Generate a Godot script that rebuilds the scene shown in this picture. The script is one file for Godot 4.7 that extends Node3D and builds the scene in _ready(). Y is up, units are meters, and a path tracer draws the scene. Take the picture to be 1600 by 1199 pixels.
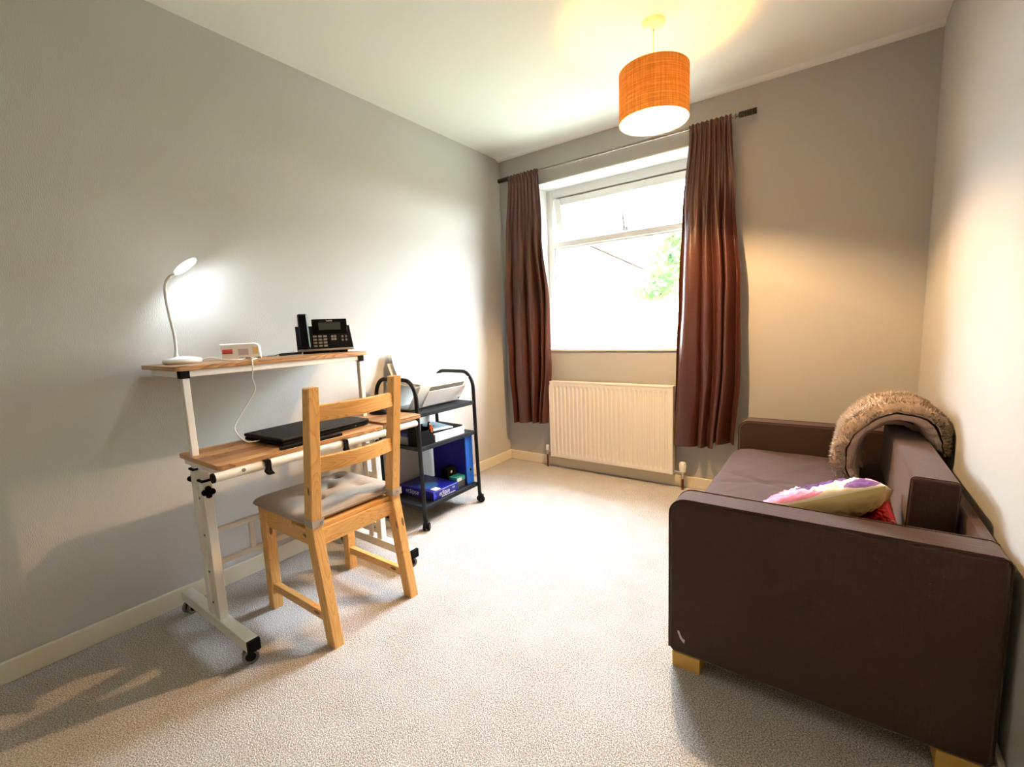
extends Node3D
# A small study: desk and pine chair by the left wall, trolley with printer, window, sofa bed by the right wall.
# x runs along the window wall from the left corner, y up, z from the window wall towards the camera.

const W := 2.554      # room width
const D := 3.5        # room depth
const H := 2.4        # room height
var M := {}
var taken := {}

# ---------------------------------------------------------------- mesh building
class MB:
	var v := PackedVector3Array()
	var n := PackedVector3Array()
	var t := PackedVector2Array()
	var ix := PackedInt32Array()
	var xf := Transform3D()
	var uvo := Vector2()

	func vert(p: Vector3, nn: Vector3, uv := Vector2()) -> int:
		v.append(xf * p)
		n.append((xf.basis * nn).normalized())
		t.append(uv + uvo)
		return v.size() - 1

	func tri(a: int, b: int, c: int) -> void:
		var g := (v[b] - v[a]).cross(v[c] - v[a])
		if g.length_squared() < 1e-18:
			return
		if g.dot(n[a] + n[b] + n[c]) > 0.0:
			ix.append_array([a, c, b])
		else:
			ix.append_array([a, b, c])

	func quad(a: int, b: int, c: int, d: int) -> void:
		tri(a, b, c)
		tri(a, c, d)

	# box with rounded edges; lo, hi corners, r radius, s steps, grain axis for the v coordinate
	func box(lo: Vector3, hi: Vector3, r := 0.003, s := 1, grain := 0) -> MB:
		var c := (lo + hi) * 0.5
		var h := (hi - lo) * 0.5
		r = minf(r, minf(h.x, minf(h.y, h.z)) * 0.98)
		var q := h - Vector3(r, r, r)
		for ax in 3:
			var a1 := (ax + 1) % 3
			var a2 := (ax + 2) % 3
			var l1 := cuts(h[a1], r, s)
			var l2 := cuts(h[a2], r, s)
			for sg in [-1.0, 1.0]:
				var first := v.size()
				for y in l2:
					for x in l1:
						var p := Vector3()
						p[ax] = sg * h[ax]
						p[a1] = x
						p[a2] = y
						var k := p.clamp(-q, q)
						var nn := Vector3()
						nn[ax] = sg
						if r > 0.0:
							nn = (p - k).normalized()
						var pos := k + nn * r
						var uv := Vector2()
						if ax == grain:
							uv = Vector2(pos[a1], pos[a2] * 0.3)
						elif a1 == grain:
							uv = Vector2(pos[a2] + 0.031 * ax, pos[a1])
						else:
							uv = Vector2(pos[a1] + 0.047 * ax, pos[a2])
						vert(c + pos, nn, uv)
				var w := l1.size()
				for j in l2.size() - 1:
					for i in w - 1:
						var a := first + j * w + i
						quad(a, a + 1, a + w + 1, a + w)
		return self

	func cuts(h: float, r: float, s: int) -> Array:
		var o := []
		if r <= 0.0:
			return [-h, h]
		for i in range(s, -1, -1):
			o.append(-(h - r) - r * tan(PI / 4 * i / s))
		for i in range(0, s + 1):
			o.append((h - r) + r * tan(PI / 4 * i / s))
		return o

	# polygon in the xy plane pushed out from z0 to z1 with bevelled rims
	func prism(poly: PackedVector2Array, z0: float, z1: float, b := 0.0, grain := 1) -> MB:
		if Geometry2D.is_polygon_clockwise(poly):
			poly = poly.duplicate()
			poly.reverse()
		var m := poly.size()
		var en := []
		for i in m:
			var e := (poly[(i + 1) % m] - poly[i]).normalized()
			en.append(Vector2(e.y, -e.x))
		var inset := PackedVector2Array()
		for i in m:
			var n0: Vector2 = en[(i + m - 1) % m]
			var n1: Vector2 = en[i]
			var mt := (n0 + n1).normalized()
			inset.append(poly[i] - mt * (b / maxf(0.35, mt.dot(n1))))
		for i in m:
			var j := (i + 1) % m
			var ni: Vector2 = en[i]
			var na := ni
			var nb := ni
			if ni.dot(en[(i + m - 1) % m]) > 0.8:
				na = (ni + en[(i + m - 1) % m]).normalized()
			if ni.dot(en[j]) > 0.8:
				nb = (ni + en[j]).normalized()
			var rings := [[poly[i], poly[j], z0 + b, 0.0], [poly[i], poly[j], z1 - b, 0.0]]
			side(rings, na, nb, 0.0, grain)
			if b > 0.0:
				side([[inset[i], inset[j], z0, 0.0], [poly[i], poly[j], z0 + b, 0.0]], na, nb, -0.8, grain)
				side([[poly[i], poly[j], z1 - b, 0.0], [inset[i], inset[j], z1, 0.0]], na, nb, 0.8, grain)
		var tr := Geometry2D.triangulate_polygon(inset)
		for z in [[z0, -1.0], [z1, 1.0]]:
			var first := v.size()
			for p in inset:
				vert(Vector3(p.x, p.y, z[0]), Vector3(0, 0, z[1]), Vector2(p.x, p.y) if grain == 1 else Vector2(p.y, p.x))
			for k in range(0, tr.size(), 3):
				tri(first + tr[k], first + tr[k + 1], first + tr[k + 2])
		return self

	func side(r: Array, na: Vector2, nb: Vector2, tilt: float, grain: int) -> void:
		var f := v.size()
		for row in r:
			for k in 2:
				var p: Vector2 = row[k]
				var q: Vector2 = na if k == 0 else nb
				var z: float = row[2]
				vert(Vector3(p.x, p.y, z), Vector3(q.x, q.y, tilt), Vector2(z + 0.05, p.y) if grain == 1 else Vector2(p.x + p.y, z) if grain == 2 else Vector2(z, p.x))
		quad(f, f + 1, f + 3, f + 2)

	# round bar along a path
	func tube(path: Array, r: float, sides := 12, caps := true, r2 := -1.0) -> MB:
		var m := path.size()
		var last := Vector3.UP
		var first := v.size()
		var along := 0.0
		for i in m:
			var p: Vector3 = path[i]
			var d: Vector3 = (path[mini(i + 1, m - 1)] - path[maxi(i - 1, 0)]).normalized()
			if i == 0:
				last = d.cross(Vector3.UP if absf(d.y) < 0.9 else Vector3.RIGHT).normalized()
			last = (last - d * last.dot(d)).normalized()
			var o := d.cross(last)
			if i > 0:
				along += p.distance_to(path[i - 1])
			var rr := r if r2 < 0.0 else lerpf(r, r2, float(i) / (m - 1))
			for k in sides + 1:
				var a := TAU * k / sides
				var nn := last * cos(a) + o * sin(a)
				vert(p + nn * rr, nn, Vector2(rr * a, along))
		for i in m - 1:
			for k in sides:
				var a := first + i * (sides + 1) + k
				quad(a, a + 1, a + sides + 2, a + sides + 1)
		if caps:
			for e in [0, m - 1]:
				var p: Vector3 = path[e]
				var d: Vector3 = (path[0] - path[1]).normalized() if e == 0 else (path[m - 1] - path[m - 2]).normalized()
				var c := v.size()
				vert(xf.affine_inverse() * (xf * p), d)
				for k in sides + 1:
					var b = first + e * (sides + 1) + k
					v.append(v[b])
					n.append((xf.basis * d).normalized())
					t.append(Vector2())
				for k in sides:
					tri(c, c + 1 + k, c + 2 + k)
		return self

	# profile of (radius, height) points turned about y
	func lathe(prof: Array, seg := 32, closed := false) -> MB:
		var m := prof.size()
		var en := []
		var cnt := m if closed else m - 1
		for i in cnt:
			var e: Vector2 = (prof[(i + 1) % m] - prof[i])
			en.append(Vector2(e.y, -e.x).normalized())
		var along := 0.0
		for i in cnt:
			var p0: Vector2 = prof[i]
			var p1: Vector2 = prof[(i + 1) % m]
			var ni: Vector2 = en[i]
			var na := ni
			var nb := ni
			if i > 0 and ni.dot(en[i - 1]) > 0.75:
				na = (ni + en[i - 1]).normalized()
			if i < cnt - 1 and ni.dot(en[i + 1]) > 0.75:
				nb = (ni + en[i + 1]).normalized()
			var f := v.size()
			var len := p0.distance_to(p1)
			for k in seg + 1:
				var a := TAU * k / seg
				var c := cos(a)
				var s := sin(a)
				vert(Vector3(p0.x * c, p0.y, p0.x * s), Vector3(na.x * c, na.y, na.x * s), Vector2(a * maxf(p0.x, p1.x), along))
				vert(Vector3(p1.x * c, p1.y, p1.x * s), Vector3(nb.x * c, nb.y, nb.x * s), Vector2(a * maxf(p0.x, p1.x), along + len))
			along += len
			for k in seg:
				var a := f + k * 2
				quad(a, a + 1, a + 3, a + 2)
		return self

	# sheet of points; sign turns its normals
	func surf(nu: int, nv: int, f: Callable, sign := 1.0, wrap := false) -> MB:
		var P := []
		for j in nv + 1:
			for i in nu + 1:
				P.append(f.call(float(i) / nu, float(j) / nv))
		var w := nu + 1
		var first := v.size()
		for j in nv + 1:
			for i in w:
				var i0 := i - 1
				var i1 := i + 1
				if wrap:
					i0 = (i - 1 + nu) % nu
					i1 = (i + 1) % nu
				var a: Vector3 = P[j * w + clampi(i1, 0, nu)] - P[j * w + clampi(i0, 0, nu)]
				var b: Vector3 = P[mini(j + 1, nv) * w + i] - P[maxi(j - 1, 0) * w + i]
				var nn := a.cross(b) * sign
				if nn.length_squared() < 1e-20:
					var jj := 1 if j == 0 else nv - 1
					nn = (P[jj * w + i] - P[jj * w + (i + nu / 2) % w]).normalized()
					nn = (P[j * w + i] - P[(nv - j) * w + i]).normalized()
				vert(P[j * w + i], nn.normalized(), Vector2(float(i) / nu, float(j) / nv))
		for j in nv:
			for i in nu:
				var a := first + j * w + i
				quad(a, a + 1, a + w + 1, a + w)
		return self

	func mesh() -> ArrayMesh:
		var a := []
		a.resize(Mesh.ARRAY_MAX)
		a[Mesh.ARRAY_VERTEX] = v
		a[Mesh.ARRAY_NORMAL] = n
		a[Mesh.ARRAY_TEX_UV] = t
		a[Mesh.ARRAY_INDEX] = ix
		var m := ArrayMesh.new()
		m.add_surface_from_arrays(Mesh.PRIMITIVE_TRIANGLES, a)
		return m

func mb(xf := Transform3D()) -> MB:
	var b := MB.new()
	b.xf = xf
	return b

func at(p: Vector3, rot := Vector3.ZERO) -> Transform3D:
	return Transform3D(Basis.from_euler(rot * (PI / 180.0)), p)

# ---------------------------------------------------------------- nodes
func numbered(called: String) -> String:
	taken[called] = taken.get(called, -1) + 1
	return called if taken[called] == 0 else "%s_%03d" % [called, taken[called]]

func thing(called: String, label: String, category: String, pos := Vector3.ZERO, group := "") -> Node3D:
	var o := Node3D.new()
	o.name = numbered(called)
	add_child(o)
	o.position = pos
	o.set_meta("label", label)
	o.set_meta("category", category)
	if group:
		o.set_meta("group", group)
	return o

# a part; meshes are laid out in room coordinates and brought to their thing's base
func part(called: String, b: MB, m: Material, parent: Node3D, label := "") -> MeshInstance3D:
	var o := MeshInstance3D.new()
	o.mesh = b.mesh()
	o.material_override = m
	o.name = called
	parent.add_child(o, true)
	var p: Node3D = parent
	var off := Vector3.ZERO
	while p != self:
		off -= p.position
		p = p.get_parent()
	o.position = off
	if label:
		o.set_meta("label", label)
	return o

func solo(called: String, b: MB, m: Material, label: String, category: String, group := "") -> MeshInstance3D:
	var o := part(numbered(called), b, m, self)
	o.set_meta("label", label)
	o.set_meta("category", category)
	if group:
		o.set_meta("group", group)
	return o

func struct(called: String, b: MB, m: Material, parent: Node3D = self, label := "", category := "") -> MeshInstance3D:
	var o := part(called, b, m, parent, label)
	if parent == self:
		o.set_meta("kind", "structure")
		o.set_meta("category", category)
	return o

func lettering(called: String, s: String, height: float, m: Material, parent: Node3D, xf: Transform3D, width := 0.0) -> void:
	var tm := TextMesh.new()
	var f := SystemFont.new()
	f.font_names = PackedStringArray(["Droid Sans"])
	tm.font = f
	tm.text = s
	tm.font_size = 64
	tm.pixel_size = height / 46.0
	tm.depth = 0.0006
	var o := MeshInstance3D.new()
	o.mesh = tm
	o.material_override = m
	o.name = called
	parent.add_child(o, true)
	if width > 0.0:
		var wide := tm.get_aabb().size.x
		if wide > 0.0:
			xf.basis = xf.basis * Basis.from_scale(Vector3(width / wide, 1, 1))
	o.transform = Transform3D(xf.basis, xf.origin - parent.position)

# ---------------------------------------------------------------- materials
func mat(c: Color, rough := 0.6, metal := 0.0, spec := 0.5) -> StandardMaterial3D:
	var m := StandardMaterial3D.new()
	m.albedo_color = c
	m.roughness = rough
	m.metallic = metal
	m.metallic_specular = spec
	return m

func rgb(r: int, g: int, b: int) -> Color:
	return Color(r / 255.0, g / 255.0, b / 255.0)

func noise(freq: float, seed_: int, octaves := 3, type := FastNoiseLite.TYPE_SIMPLEX_SMOOTH) -> FastNoiseLite:
	var f := FastNoiseLite.new()
	f.noise_type = type
	f.frequency = freq
	f.seed = seed_
	f.fractal_octaves = octaves
	f.fractal_gain = 0.7 if octaves > 3 else 0.5
	return f

func noise_tex(freq: float, seed_: int, size := 512, octaves := 3, c0 = null, c1 = null) -> NoiseTexture2D:
	var t := NoiseTexture2D.new()
	t.width = size
	t.height = size
	t.seamless = true
	t.noise = noise(freq, seed_, octaves)
	if c0 != null:
		var g := Gradient.new()
		g.set_color(0, c0)
		g.set_color(1, c1)
		t.color_ramp = g
	return t

func bump(m: StandardMaterial3D, t: Texture2D, cm: float) -> void:
	m.heightmap_enabled = true
	m.heightmap_texture = t
	m.heightmap_scale = cm

func tri_uv(m: StandardMaterial3D, s: Vector3, world := true) -> void:
	m.uv1_triplanar = true
	m.uv1_world_triplanar = world
	m.uv1_scale = s

# wood drawn along v: flame grain, fine fibre, a few knots
func wood_image(w: int, h: int, light: Color, dark: Color, rings: float, knots: Array, seed_: int, strip := 0) -> ImageTexture:
	var im := Image.create(w, h, false, Image.FORMAT_RGB8)
	var n1 := noise(0.006, seed_, 2)
	var n2 := noise(0.05, seed_ + 1, 2)
	var knot_c := dark.darkened(0.45)
	for y in h:
		for x in w:
			var u := float(x) / w
			var pull := 0.0
			var kd := 0.0
			for k in knots:
				var dx: float = (x - k.x * w) / (k.z * 1.0)
				var dy: float = (y - k.y * h) / (k.z * 2.0)
				var d2 := dx * dx + dy * dy
				if d2 < 16.0:
					pull += exp(-d2 * 0.35) * signf(dx) * 0.9 + exp(-d2) * 0.6
					kd = maxf(kd, 1.0 - smoothstep(0.25, 1.0, d2))
			var tone := 0.0
			var so := 0.0
			if strip > 0:
				var si := int(u * strip)
				so = si * 37.7
				tone = fmod(si * 0.618 + 0.3, 1.0) * 0.85 - 0.3
			var g := n1.get_noise_2d(x * 1.2 + so * 9.0, y * 0.22) * 2.2 + u * 2.0 + pull * 0.35
			var ring := fposmod(g * rings + so, 1.0)
			ring = pow(ring, 3.0)
			var fib := n2.get_noise_2d(x * 5.0, y * 0.12 + so)
			var a := clampf(ring * 0.62 + fib * 0.28 + 0.12 + tone, 0.0, 1.0)
			var c := light.lerp(dark, a)
			if kd > 0.0:
				c = c.lerp(knot_c, kd)
			im.set_pixel(x, y, c)
	return ImageTexture.create_from_image(im)

func weave_image(w: int, step: int, a: Color, b: Color, seed_: int) -> ImageTexture:
	var im := Image.create(w, w, false, Image.FORMAT_RGB8)
	var nx := noise(0.03, seed_, 2)
	var r := RandomNumberGenerator.new()
	r.seed = seed_
	var rows := []
	var cols := []
	for i in w / step + 1:
		rows.append(r.randf())
		cols.append(r.randf())
	for y in w:
		for x in w:
			var over := ((x / step) + (y / step)) % 2 == 0
			var k: float = rows[y / step] if over else cols[x / step]
			var f := float((y if over else x) % step) / step
			var s := k * 0.6 + 0.4 * sin(f * PI) + nx.get_noise_2d(x * (0.2 if over else 2.0), y * (2.0 if over else 0.2)) * 0.35
			im.set_pixel(x, y, a.lerp(b, clampf(s, 0, 1)))
	return ImageTexture.create_from_image(im)

func make_materials() -> void:
	var m: StandardMaterial3D
	m = mat(rgb(186, 184, 178), 0.85, 0.0, 0.2)
	bump(m, noise_tex(0.05, 3, 512, 3), 0.06)
	tri_uv(m, Vector3(16, 1.6, 16))
	M.wall = m
	M.lifted_paper_wall = m.duplicate()
	M.lifted_paper_wall.albedo_color = rgb(200, 197, 190)  # wall tone raised to stand in for light the left wall lacks
	M.ceiling = mat(rgb(248, 248, 244), 0.85, 0.0, 0.3)
	bump(M.ceiling, noise_tex(0.03, 5, 256, 3), 0.05)
	tri_uv(M.ceiling, Vector3(2.0, 2.0, 2.0))
	m = mat(Color.WHITE, 0.95, 0.0, 0.1)
	var pile := noise_tex(0.16, 11, 1024, 4, rgb(132, 124, 117), rgb(255, 252, 248))
	pile.color_ramp.set_offset(0, 0.22)
	pile.color_ramp.set_offset(1, 0.72)
	m.albedo_texture = pile
	tri_uv(m, Vector3(1.15, 1.15, 1.15))
	bump(m, noise_tex(0.16, 11, 1024, 4), 0.35)
	m.detail_enabled = true
	m.detail_blend_mode = BaseMaterial3D.BLEND_MODE_MUL
	m.detail_uv_layer = BaseMaterial3D.DETAIL_UV_2
	m.detail_albedo = noise_tex(0.012, 21, 512, 4, rgb(232, 230, 228), rgb(255, 255, 255))
	m.uv2_triplanar = true
	m.uv2_world_triplanar = true
	m.uv2_scale = Vector3(0.45, 0.45, 0.45)
	M.carpet = m
	M.cream = mat(rgb(232, 222, 198), 0.4)
	M.white = mat(rgb(236, 236, 232), 0.35)
	M.upvc = mat(rgb(240, 240, 236), 0.25)
	M.frame_white = mat(rgb(250, 250, 247), 0.3)
	M.radiator = mat(rgb(240, 234, 224), 0.3)
	M.black = mat(rgb(16, 16, 18), 0.45, 0.0, 0.3)
	M.black_matt = mat(rgb(16, 16, 18), 0.7, 0.0, 0.2)
	M.black_gloss = mat(rgb(9, 10, 12), 0.2, 0.0, 0.3)
	M.tyre = mat(rgb(120, 120, 116), 0.6)
	M.chrome = mat(rgb(200, 200, 200), 0.2, 1.0)
	M.copper = mat(rgb(120, 66, 40), 0.5, 0.6)
	M.rod = mat(rgb(140, 130, 120), 0.22, 0.9)
	M.finial = mat(rgb(58, 50, 44), 0.3, 0.8)
	m = mat(rgb(15, 16, 19), 0.5, 0.0, 0.35)
	bump(m, noise_tex(0.1, 8, 256), 0.02)
	tri_uv(m, Vector3(8, 8, 8))
	M.trolley = m
	M.shelf = mat(rgb(28, 31, 35), 0.6, 0.0, 0.3)
	var p1 := wood_image(256, 1024, rgb(240, 190, 118), rgb(206, 142, 72), 3.0, [Vector3(0.4, 0.13, 12), Vector3(0.75, 0.62, 10)], 41)
	m = mat(Color.WHITE, 0.42)
	m.albedo_texture = p1
	m.uv1_scale = Vector3(1 / 0.16, 1 / 0.95, 1)
	M.pine = m
	var p2 := wood_image(512, 1024, rgb(206, 158, 108), rgb(112, 72, 44), 2.2, [], 77, 5)
	m = mat(Color.WHITE, 0.38)
	m.albedo_texture = p2
	m.uv1_scale = Vector3(1 / 0.34, 1 / 0.9, 1)
	M.walnut = m
	m = mat(rgb(222, 176, 88), 0.5)
	M.sofa_leg = m
	var wv := weave_image(256, 4, Color.BLACK, Color.WHITE, 6)
	m = mat(rgb(66, 48, 41), 0.85, 0.0, 0.15)
	bump(m, wv, 0.05)
	tri_uv(m, Vector3(5, 5, 5))
	m.rim_enabled = true
	m.rim = 1.8
	m.rim_tint = 0.6
	M.sofa = m
	m = mat(rgb(186, 174, 164), 0.9, 0.0, 0.2)
	bump(m, wv, 0.03)
	tri_uv(m, Vector3(9, 9, 9))
	M.cushion = m
	m = mat(rgb(80, 35, 20), 0.36, 0.0, 0.6)
	m.albedo_texture = noise_tex(0.02, 31, 256, 3, rgb(205, 200, 195), rgb(255, 255, 255))
	bump(m, noise_tex(0.04, 33, 256, 3), 0.05)
	tri_uv(m, Vector3(3.5, 26, 3.5))
	m.rim_enabled = true
	m.rim = 0.12
	m.backlight_enabled = true
	m.backlight = Color(0.2, 0.12, 0.09)
	M.curtain = m
	m = mat(Color.WHITE, 0.85, 0.0, 0.2)
	m.albedo_texture = weave_image(512, 4, rgb(136, 94, 46), rgb(206, 158, 92), 9)
	m.uv1_scale = Vector3(1 / 0.31, 1 / 0.31, 1)
	m.backlight_enabled = true
	m.backlight = Color(0.46, 0.44, 0.34)
	M.shade = m
	m = mat(rgb(250, 244, 232), 0.7)
	m.backlight_enabled = true
	m.backlight = Color(0.9, 0.85, 0.75)
	M.liner = m
	m = mat(rgb(238, 214, 192), 0.95, 0.0, 0.1)
	bump(m, noise_tex(0.09, 15, 512, 4), 0.5)
	tri_uv(m, Vector3(6, 6, 6))
	m.rim_enabled = true
	m.rim = 1.0
	M.fur = m
	m = mat(Color(0.95, 1, 1, 0.06), 0.02)
	m.transparency = BaseMaterial3D.TRANSPARENCY_ALPHA
	M.glass = m
	M.paper = mat(rgb(246, 246, 246), 0.8)
	M.plastic = mat(rgb(246, 246, 243), 0.35)
	M.plastic_grey = mat(rgb(128, 128, 112), 0.6)
	M.blue = mat(rgb(14, 20, 120), 0.35)
	M.blue_spine = mat(rgb(20, 92, 190), 0.4)
	M.print_white = mat(rgb(240, 240, 244), 0.5)
	M.purple = mat(rgb(110, 96, 168), 0.6)
	M.red = mat(rgb(190, 22, 20), 0.7)
	M.dark_red = mat(rgb(140, 30, 40), 0.4)
	M.orange = mat(rgb(238, 110, 40), 0.4)
	M.green = mat(rgb(120, 190, 80), 0.5)
	M.teal = mat(rgb(40, 130, 120), 0.5)
	M.grey = mat(rgb(120, 122, 126), 0.6)
	M.silver = mat(rgb(150, 146, 138), 0.45, 0.2)
	M.screen = mat(rgb(62, 66, 60), 0.2)
	m = mat(rgb(46, 74, 30), 0.7)
	m.backlight_enabled = true
	m.backlight = Color(0.6, 0.8, 0.3)
	M.leaf = m
	M.bark = mat(rgb(110, 84, 66), 0.9)
	M.lawn = mat(rgb(92, 98, 76), 0.95)
	M.render_wall = mat(rgb(222, 206, 178), 0.9)
	M.roof = mat(rgb(168, 128, 104), 0.9)

# ---------------------------------------------------------------- the scene
func _ready() -> void:
	seed(7)
	var cam := Camera3D.new()
	cam.name = "camera"
	add_child(cam)
	cam.position = Vector3(2.19626, 1.10624, 3.0056)
	cam.basis = Basis.from_euler(Vector3(-0.125765, 0.622348, -0.040957), EULER_ORDER_YXZ)
	cam.fov = rad_to_deg(2.0 * atan(599.5 / 703.03))
	cam.near = 0.02
	cam.far = 200.0
	cam.current = true

	var env := Environment.new()
	env.background_mode = Environment.BG_SKY
	var sky := Sky.new()
	var sm := ProceduralSkyMaterial.new()
	sm.sky_top_color = Color(0.88, 0.94, 1.0)
	sm.sky_horizon_color = Color(0.96, 0.98, 1.0)
	sm.ground_bottom_color = Color(0.5, 0.5, 0.42)
	sm.ground_horizon_color = Color(0.8, 0.8, 0.74)
	sm.sky_energy_multiplier = 7.0
	sm.ground_energy_multiplier = 2.8
	sky.sky_material = sm
	env.sky = sky
	env.ambient_light_source = Environment.AMBIENT_SOURCE_SKY
	env.tonemap_mode = Environment.TONE_MAPPER_LINEAR
	env.tonemap_exposure = 1.0
	env.sdfgi_enabled = true
	env.ssao_enabled = true
	env.ssil_enabled = true
	var we := WorldEnvironment.new()
	we.name = "environment"
	we.environment = env
	add_child(we)

	make_materials()
	room()
	window()
	outdoors()
	pendant()
	curtains()
	radiator()
	desk()
	desk_things()
	chair()
	trolley()
	trolley_things()
	sofa()
	sofa_things()

func room() -> void:
	struct("floor", mb().box(Vector3(0, -0.1, 0), Vector3(W, 0, D), 0.0), M.carpet, self, "pale beige grey short pile carpet covering the whole floor", "carpet")
	struct("ceiling", mb().box(Vector3(-0.1, H, -0.26), Vector3(W + 0.1, H + 0.1, D + 0.1), 0.0), M.ceiling, self, "plain white painted ceiling above the pendant lamp", "ceiling")
	struct("wall_left", mb().box(Vector3(-0.1, -0.1, -0.26), Vector3(0, H, D + 0.1), 0.0), M.lifted_paper_wall, self, "grey papered wall behind the desk and the trolley", "wall")
	struct("wall_right", mb().box(Vector3(W, -0.1, -0.26), Vector3(W + 0.1, H, D + 0.1), 0.0), M.wall, self, "grey wall beside the brown sofa", "wall")
	struct("wall_front", mb().box(Vector3(0, -0.1, D), Vector3(W, H, D + 0.1), 0.0), M.wall, self, "unseen grey wall behind the camera facing the window", "wall")  # out of view, its distance chosen for light bounced onto the left wall
	var b := mb()
	b.box(Vector3(0, -0.1, -0.26), Vector3(0.30, H, 0), 0.0)
	b.box(Vector3(1.55, -0.1, -0.26), Vector3(W, H, 0), 0.0)
	b.box(Vector3(0.30, 2.155, -0.26), Vector3(1.55, H, 0), 0.0)
	b.box(Vector3(0.30, -0.1, -0.26), Vector3(1.55, 0.905, 0), 0.0)
	struct("wall_back", b, M.wall, self, "grey wall with the window, radiator and brown curtains", "wall")
	# skirting with a slightly rounded top edge
	struct("baseboard_left", mb().box(Vector3(0, 0, 0), Vector3(0.015, 0.077, D), 0.005, 2), M.cream, self, "cream gloss skirting board along the wall behind the desk", "skirting board")
	struct("baseboard_back", mb().box(Vector3(0.015, 0, 0), Vector3(W - 0.015, 0.077, 0.015), 0.005, 2), M.cream, self, "cream gloss skirting board under the radiator", "skirting board")
	struct("baseboard_right", mb().box(Vector3(W - 0.015, 0, 0.015), Vector3(W, 0.077, D), 0.005, 2), M.cream, self, "cream gloss skirting board behind the brown sofa", "skirting board")
	# the plaster eases into the window wall
	var pts := PackedVector2Array([Vector2(0, 0)])
	for i in 7:
		var a := PI / 2 * i / 6.0
		pts.append(Vector2(0.045 - 0.045 * sin(a), -0.014 + 0.014 * cos(a)) if i < 7 else Vector2())
	var cove := mb(Transform3D(Basis(Vector3(0, 0, 1), Vector3(0, 1, 0), Vector3(-1, 0, 0)), Vector3(W, H, 0)))
	cove.prism(PackedVector2Array([Vector2(0, 0), Vector2(0.05, 0), Vector2(0.042, -0.004), Vector2(0.03, -0.011), Vector2(0.012, -0.014), Vector2(0, -0.014)]), 0, W, 0.0)
	struct("trim_1", cove, M.ceiling, self, "shallow white plaster edge where ceiling meets window wall", "trim")

func window() -> void:
	# white lining of the opening and the sill board
	var rv := mb()
	rv.box(Vector3(0.30, 2.147, -0.20), Vector3(1.55, 2.155, 0.001), 0.001)
	rv.box(Vector3(0.30, 0.925, -0.20), Vector3(0.306, 2.147, 0.001), 0.001)
	rv.box(Vector3(1.544, 0.925, -0.20), Vector3(1.55, 2.147, 0.001), 0.001)
	struct("trim_2", rv, M.white, self, "white painted reveal lining the window opening", "trim")
	struct("trim_3", mb().box(Vector3(0.30, 0.905, -0.22), Vector3(1.55, 0.925, 0.012), 0.006, 2), M.white, self, "white window sill board under the window", "window sill")
	var w := Node3D.new()
	w.name = "window_1"
	add_child(w)
	w.position = Vector3(0.925, 0.925, -0.23)
	w.set_meta("kind", "structure")
	w.set_meta("label", "white plastic framed window with an opened top light")
	w.set_meta("category", "window")
	var f := mb()
	var z0 := -0.26
	var z1 := -0.20
	f.box(Vector3(0.30, 0.925, z0), Vector3(0.358, 2.155, z1), 0.006, 2)
	f.box(Vector3(1.492, 0.925, z0), Vector3(1.55, 2.155, z1), 0.006, 2)
	f.box(Vector3(0.358, 2.085, z0), Vector3(1.492, 2.155, z1), 0.006, 2)
	f.box(Vector3(0.358, 0.925, z0), Vector3(1.492, 0.99, z1), 0.006, 2)
	# beads that hold the lower pane
	f.box(Vector3(0.358, 0.99, -0.245), Vector3(0.37, 1.706, -0.213), 0.004)
	f.box(Vector3(1.48, 0.99, -0.245), Vector3(1.492, 1.706, -0.213), 0.004)
	f.box(Vector3(0.37, 0.99, -0.245), Vector3(1.48, 1.0, -0.213), 0.004)
	struct("window_frame", f, M.upvc, w)
	var tr := mb()
	tr.box(Vector3(0.358, 1.706, z0), Vector3(1.492, 1.752, z1), 0.006, 2)
	tr.box(Vector3(0.37, 1.694, -0.245), Vector3(1.48, 1.706, -0.213), 0.004)
	struct("transom", tr, M.upvc, w)
	struct("pane", mb().box(Vector3(0.366, 0.996, -0.236), Vector3(1.484, 1.70, -0.230), 0.0), M.glass, w)
	# top light, hung at its head and swung outwards
	var hinge := Transform3D(Basis(Vector3.RIGHT, deg_to_rad(14.0)), Vector3(0, 2.08, -0.222))
	var s := mb(hinge)
	var hh := -0.325
	s.box(Vector3(0.366, hh, -0.028), Vector3(0.424, 0, 0.028), 0.006, 2)
	s.box(Vector3(1.426, hh, -0.028), Vector3(1.484, 0, 0.028), 0.006, 2)
	s.box(Vector3(0.424, -0.052, -0.028), Vector3(1.426, 0, 0.028), 0.006, 2)
	s.box(Vector3(0.424, hh, -0.028), Vector3(1.426, hh + 0.05, 0.028), 0.006, 2)
	var so := struct("sash", s, M.upvc, w)
	struct("sash_pane", mb(hinge).box(Vector3(0.42, hh + 0.046, -0.004), Vector3(1.43, -0.048, 0.002), 0.0), M.glass, so)
	var hd := mb(hinge)
	hd.box(Vector3(0.905, hh + 0.012, 0.028), Vector3(0.945, hh + 0.04, 0.04), 0.004)
	hd.box(Vector3(0.916, hh + 0.02, 0.04), Vector3(0.93, hh + 0.15, 0.052), 0.005, 2)
	struct("window_handle", hd, M.silver, so)
	var st := mb()
	st.tube([Vector3(0.37, 1.765, -0.215), Vector3(0.37, 1.80, -0.285), Vector3(0.372, 1.85, -0.29)], 0.005, 6)
	struct("stay", st, M.chrome, so)

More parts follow.
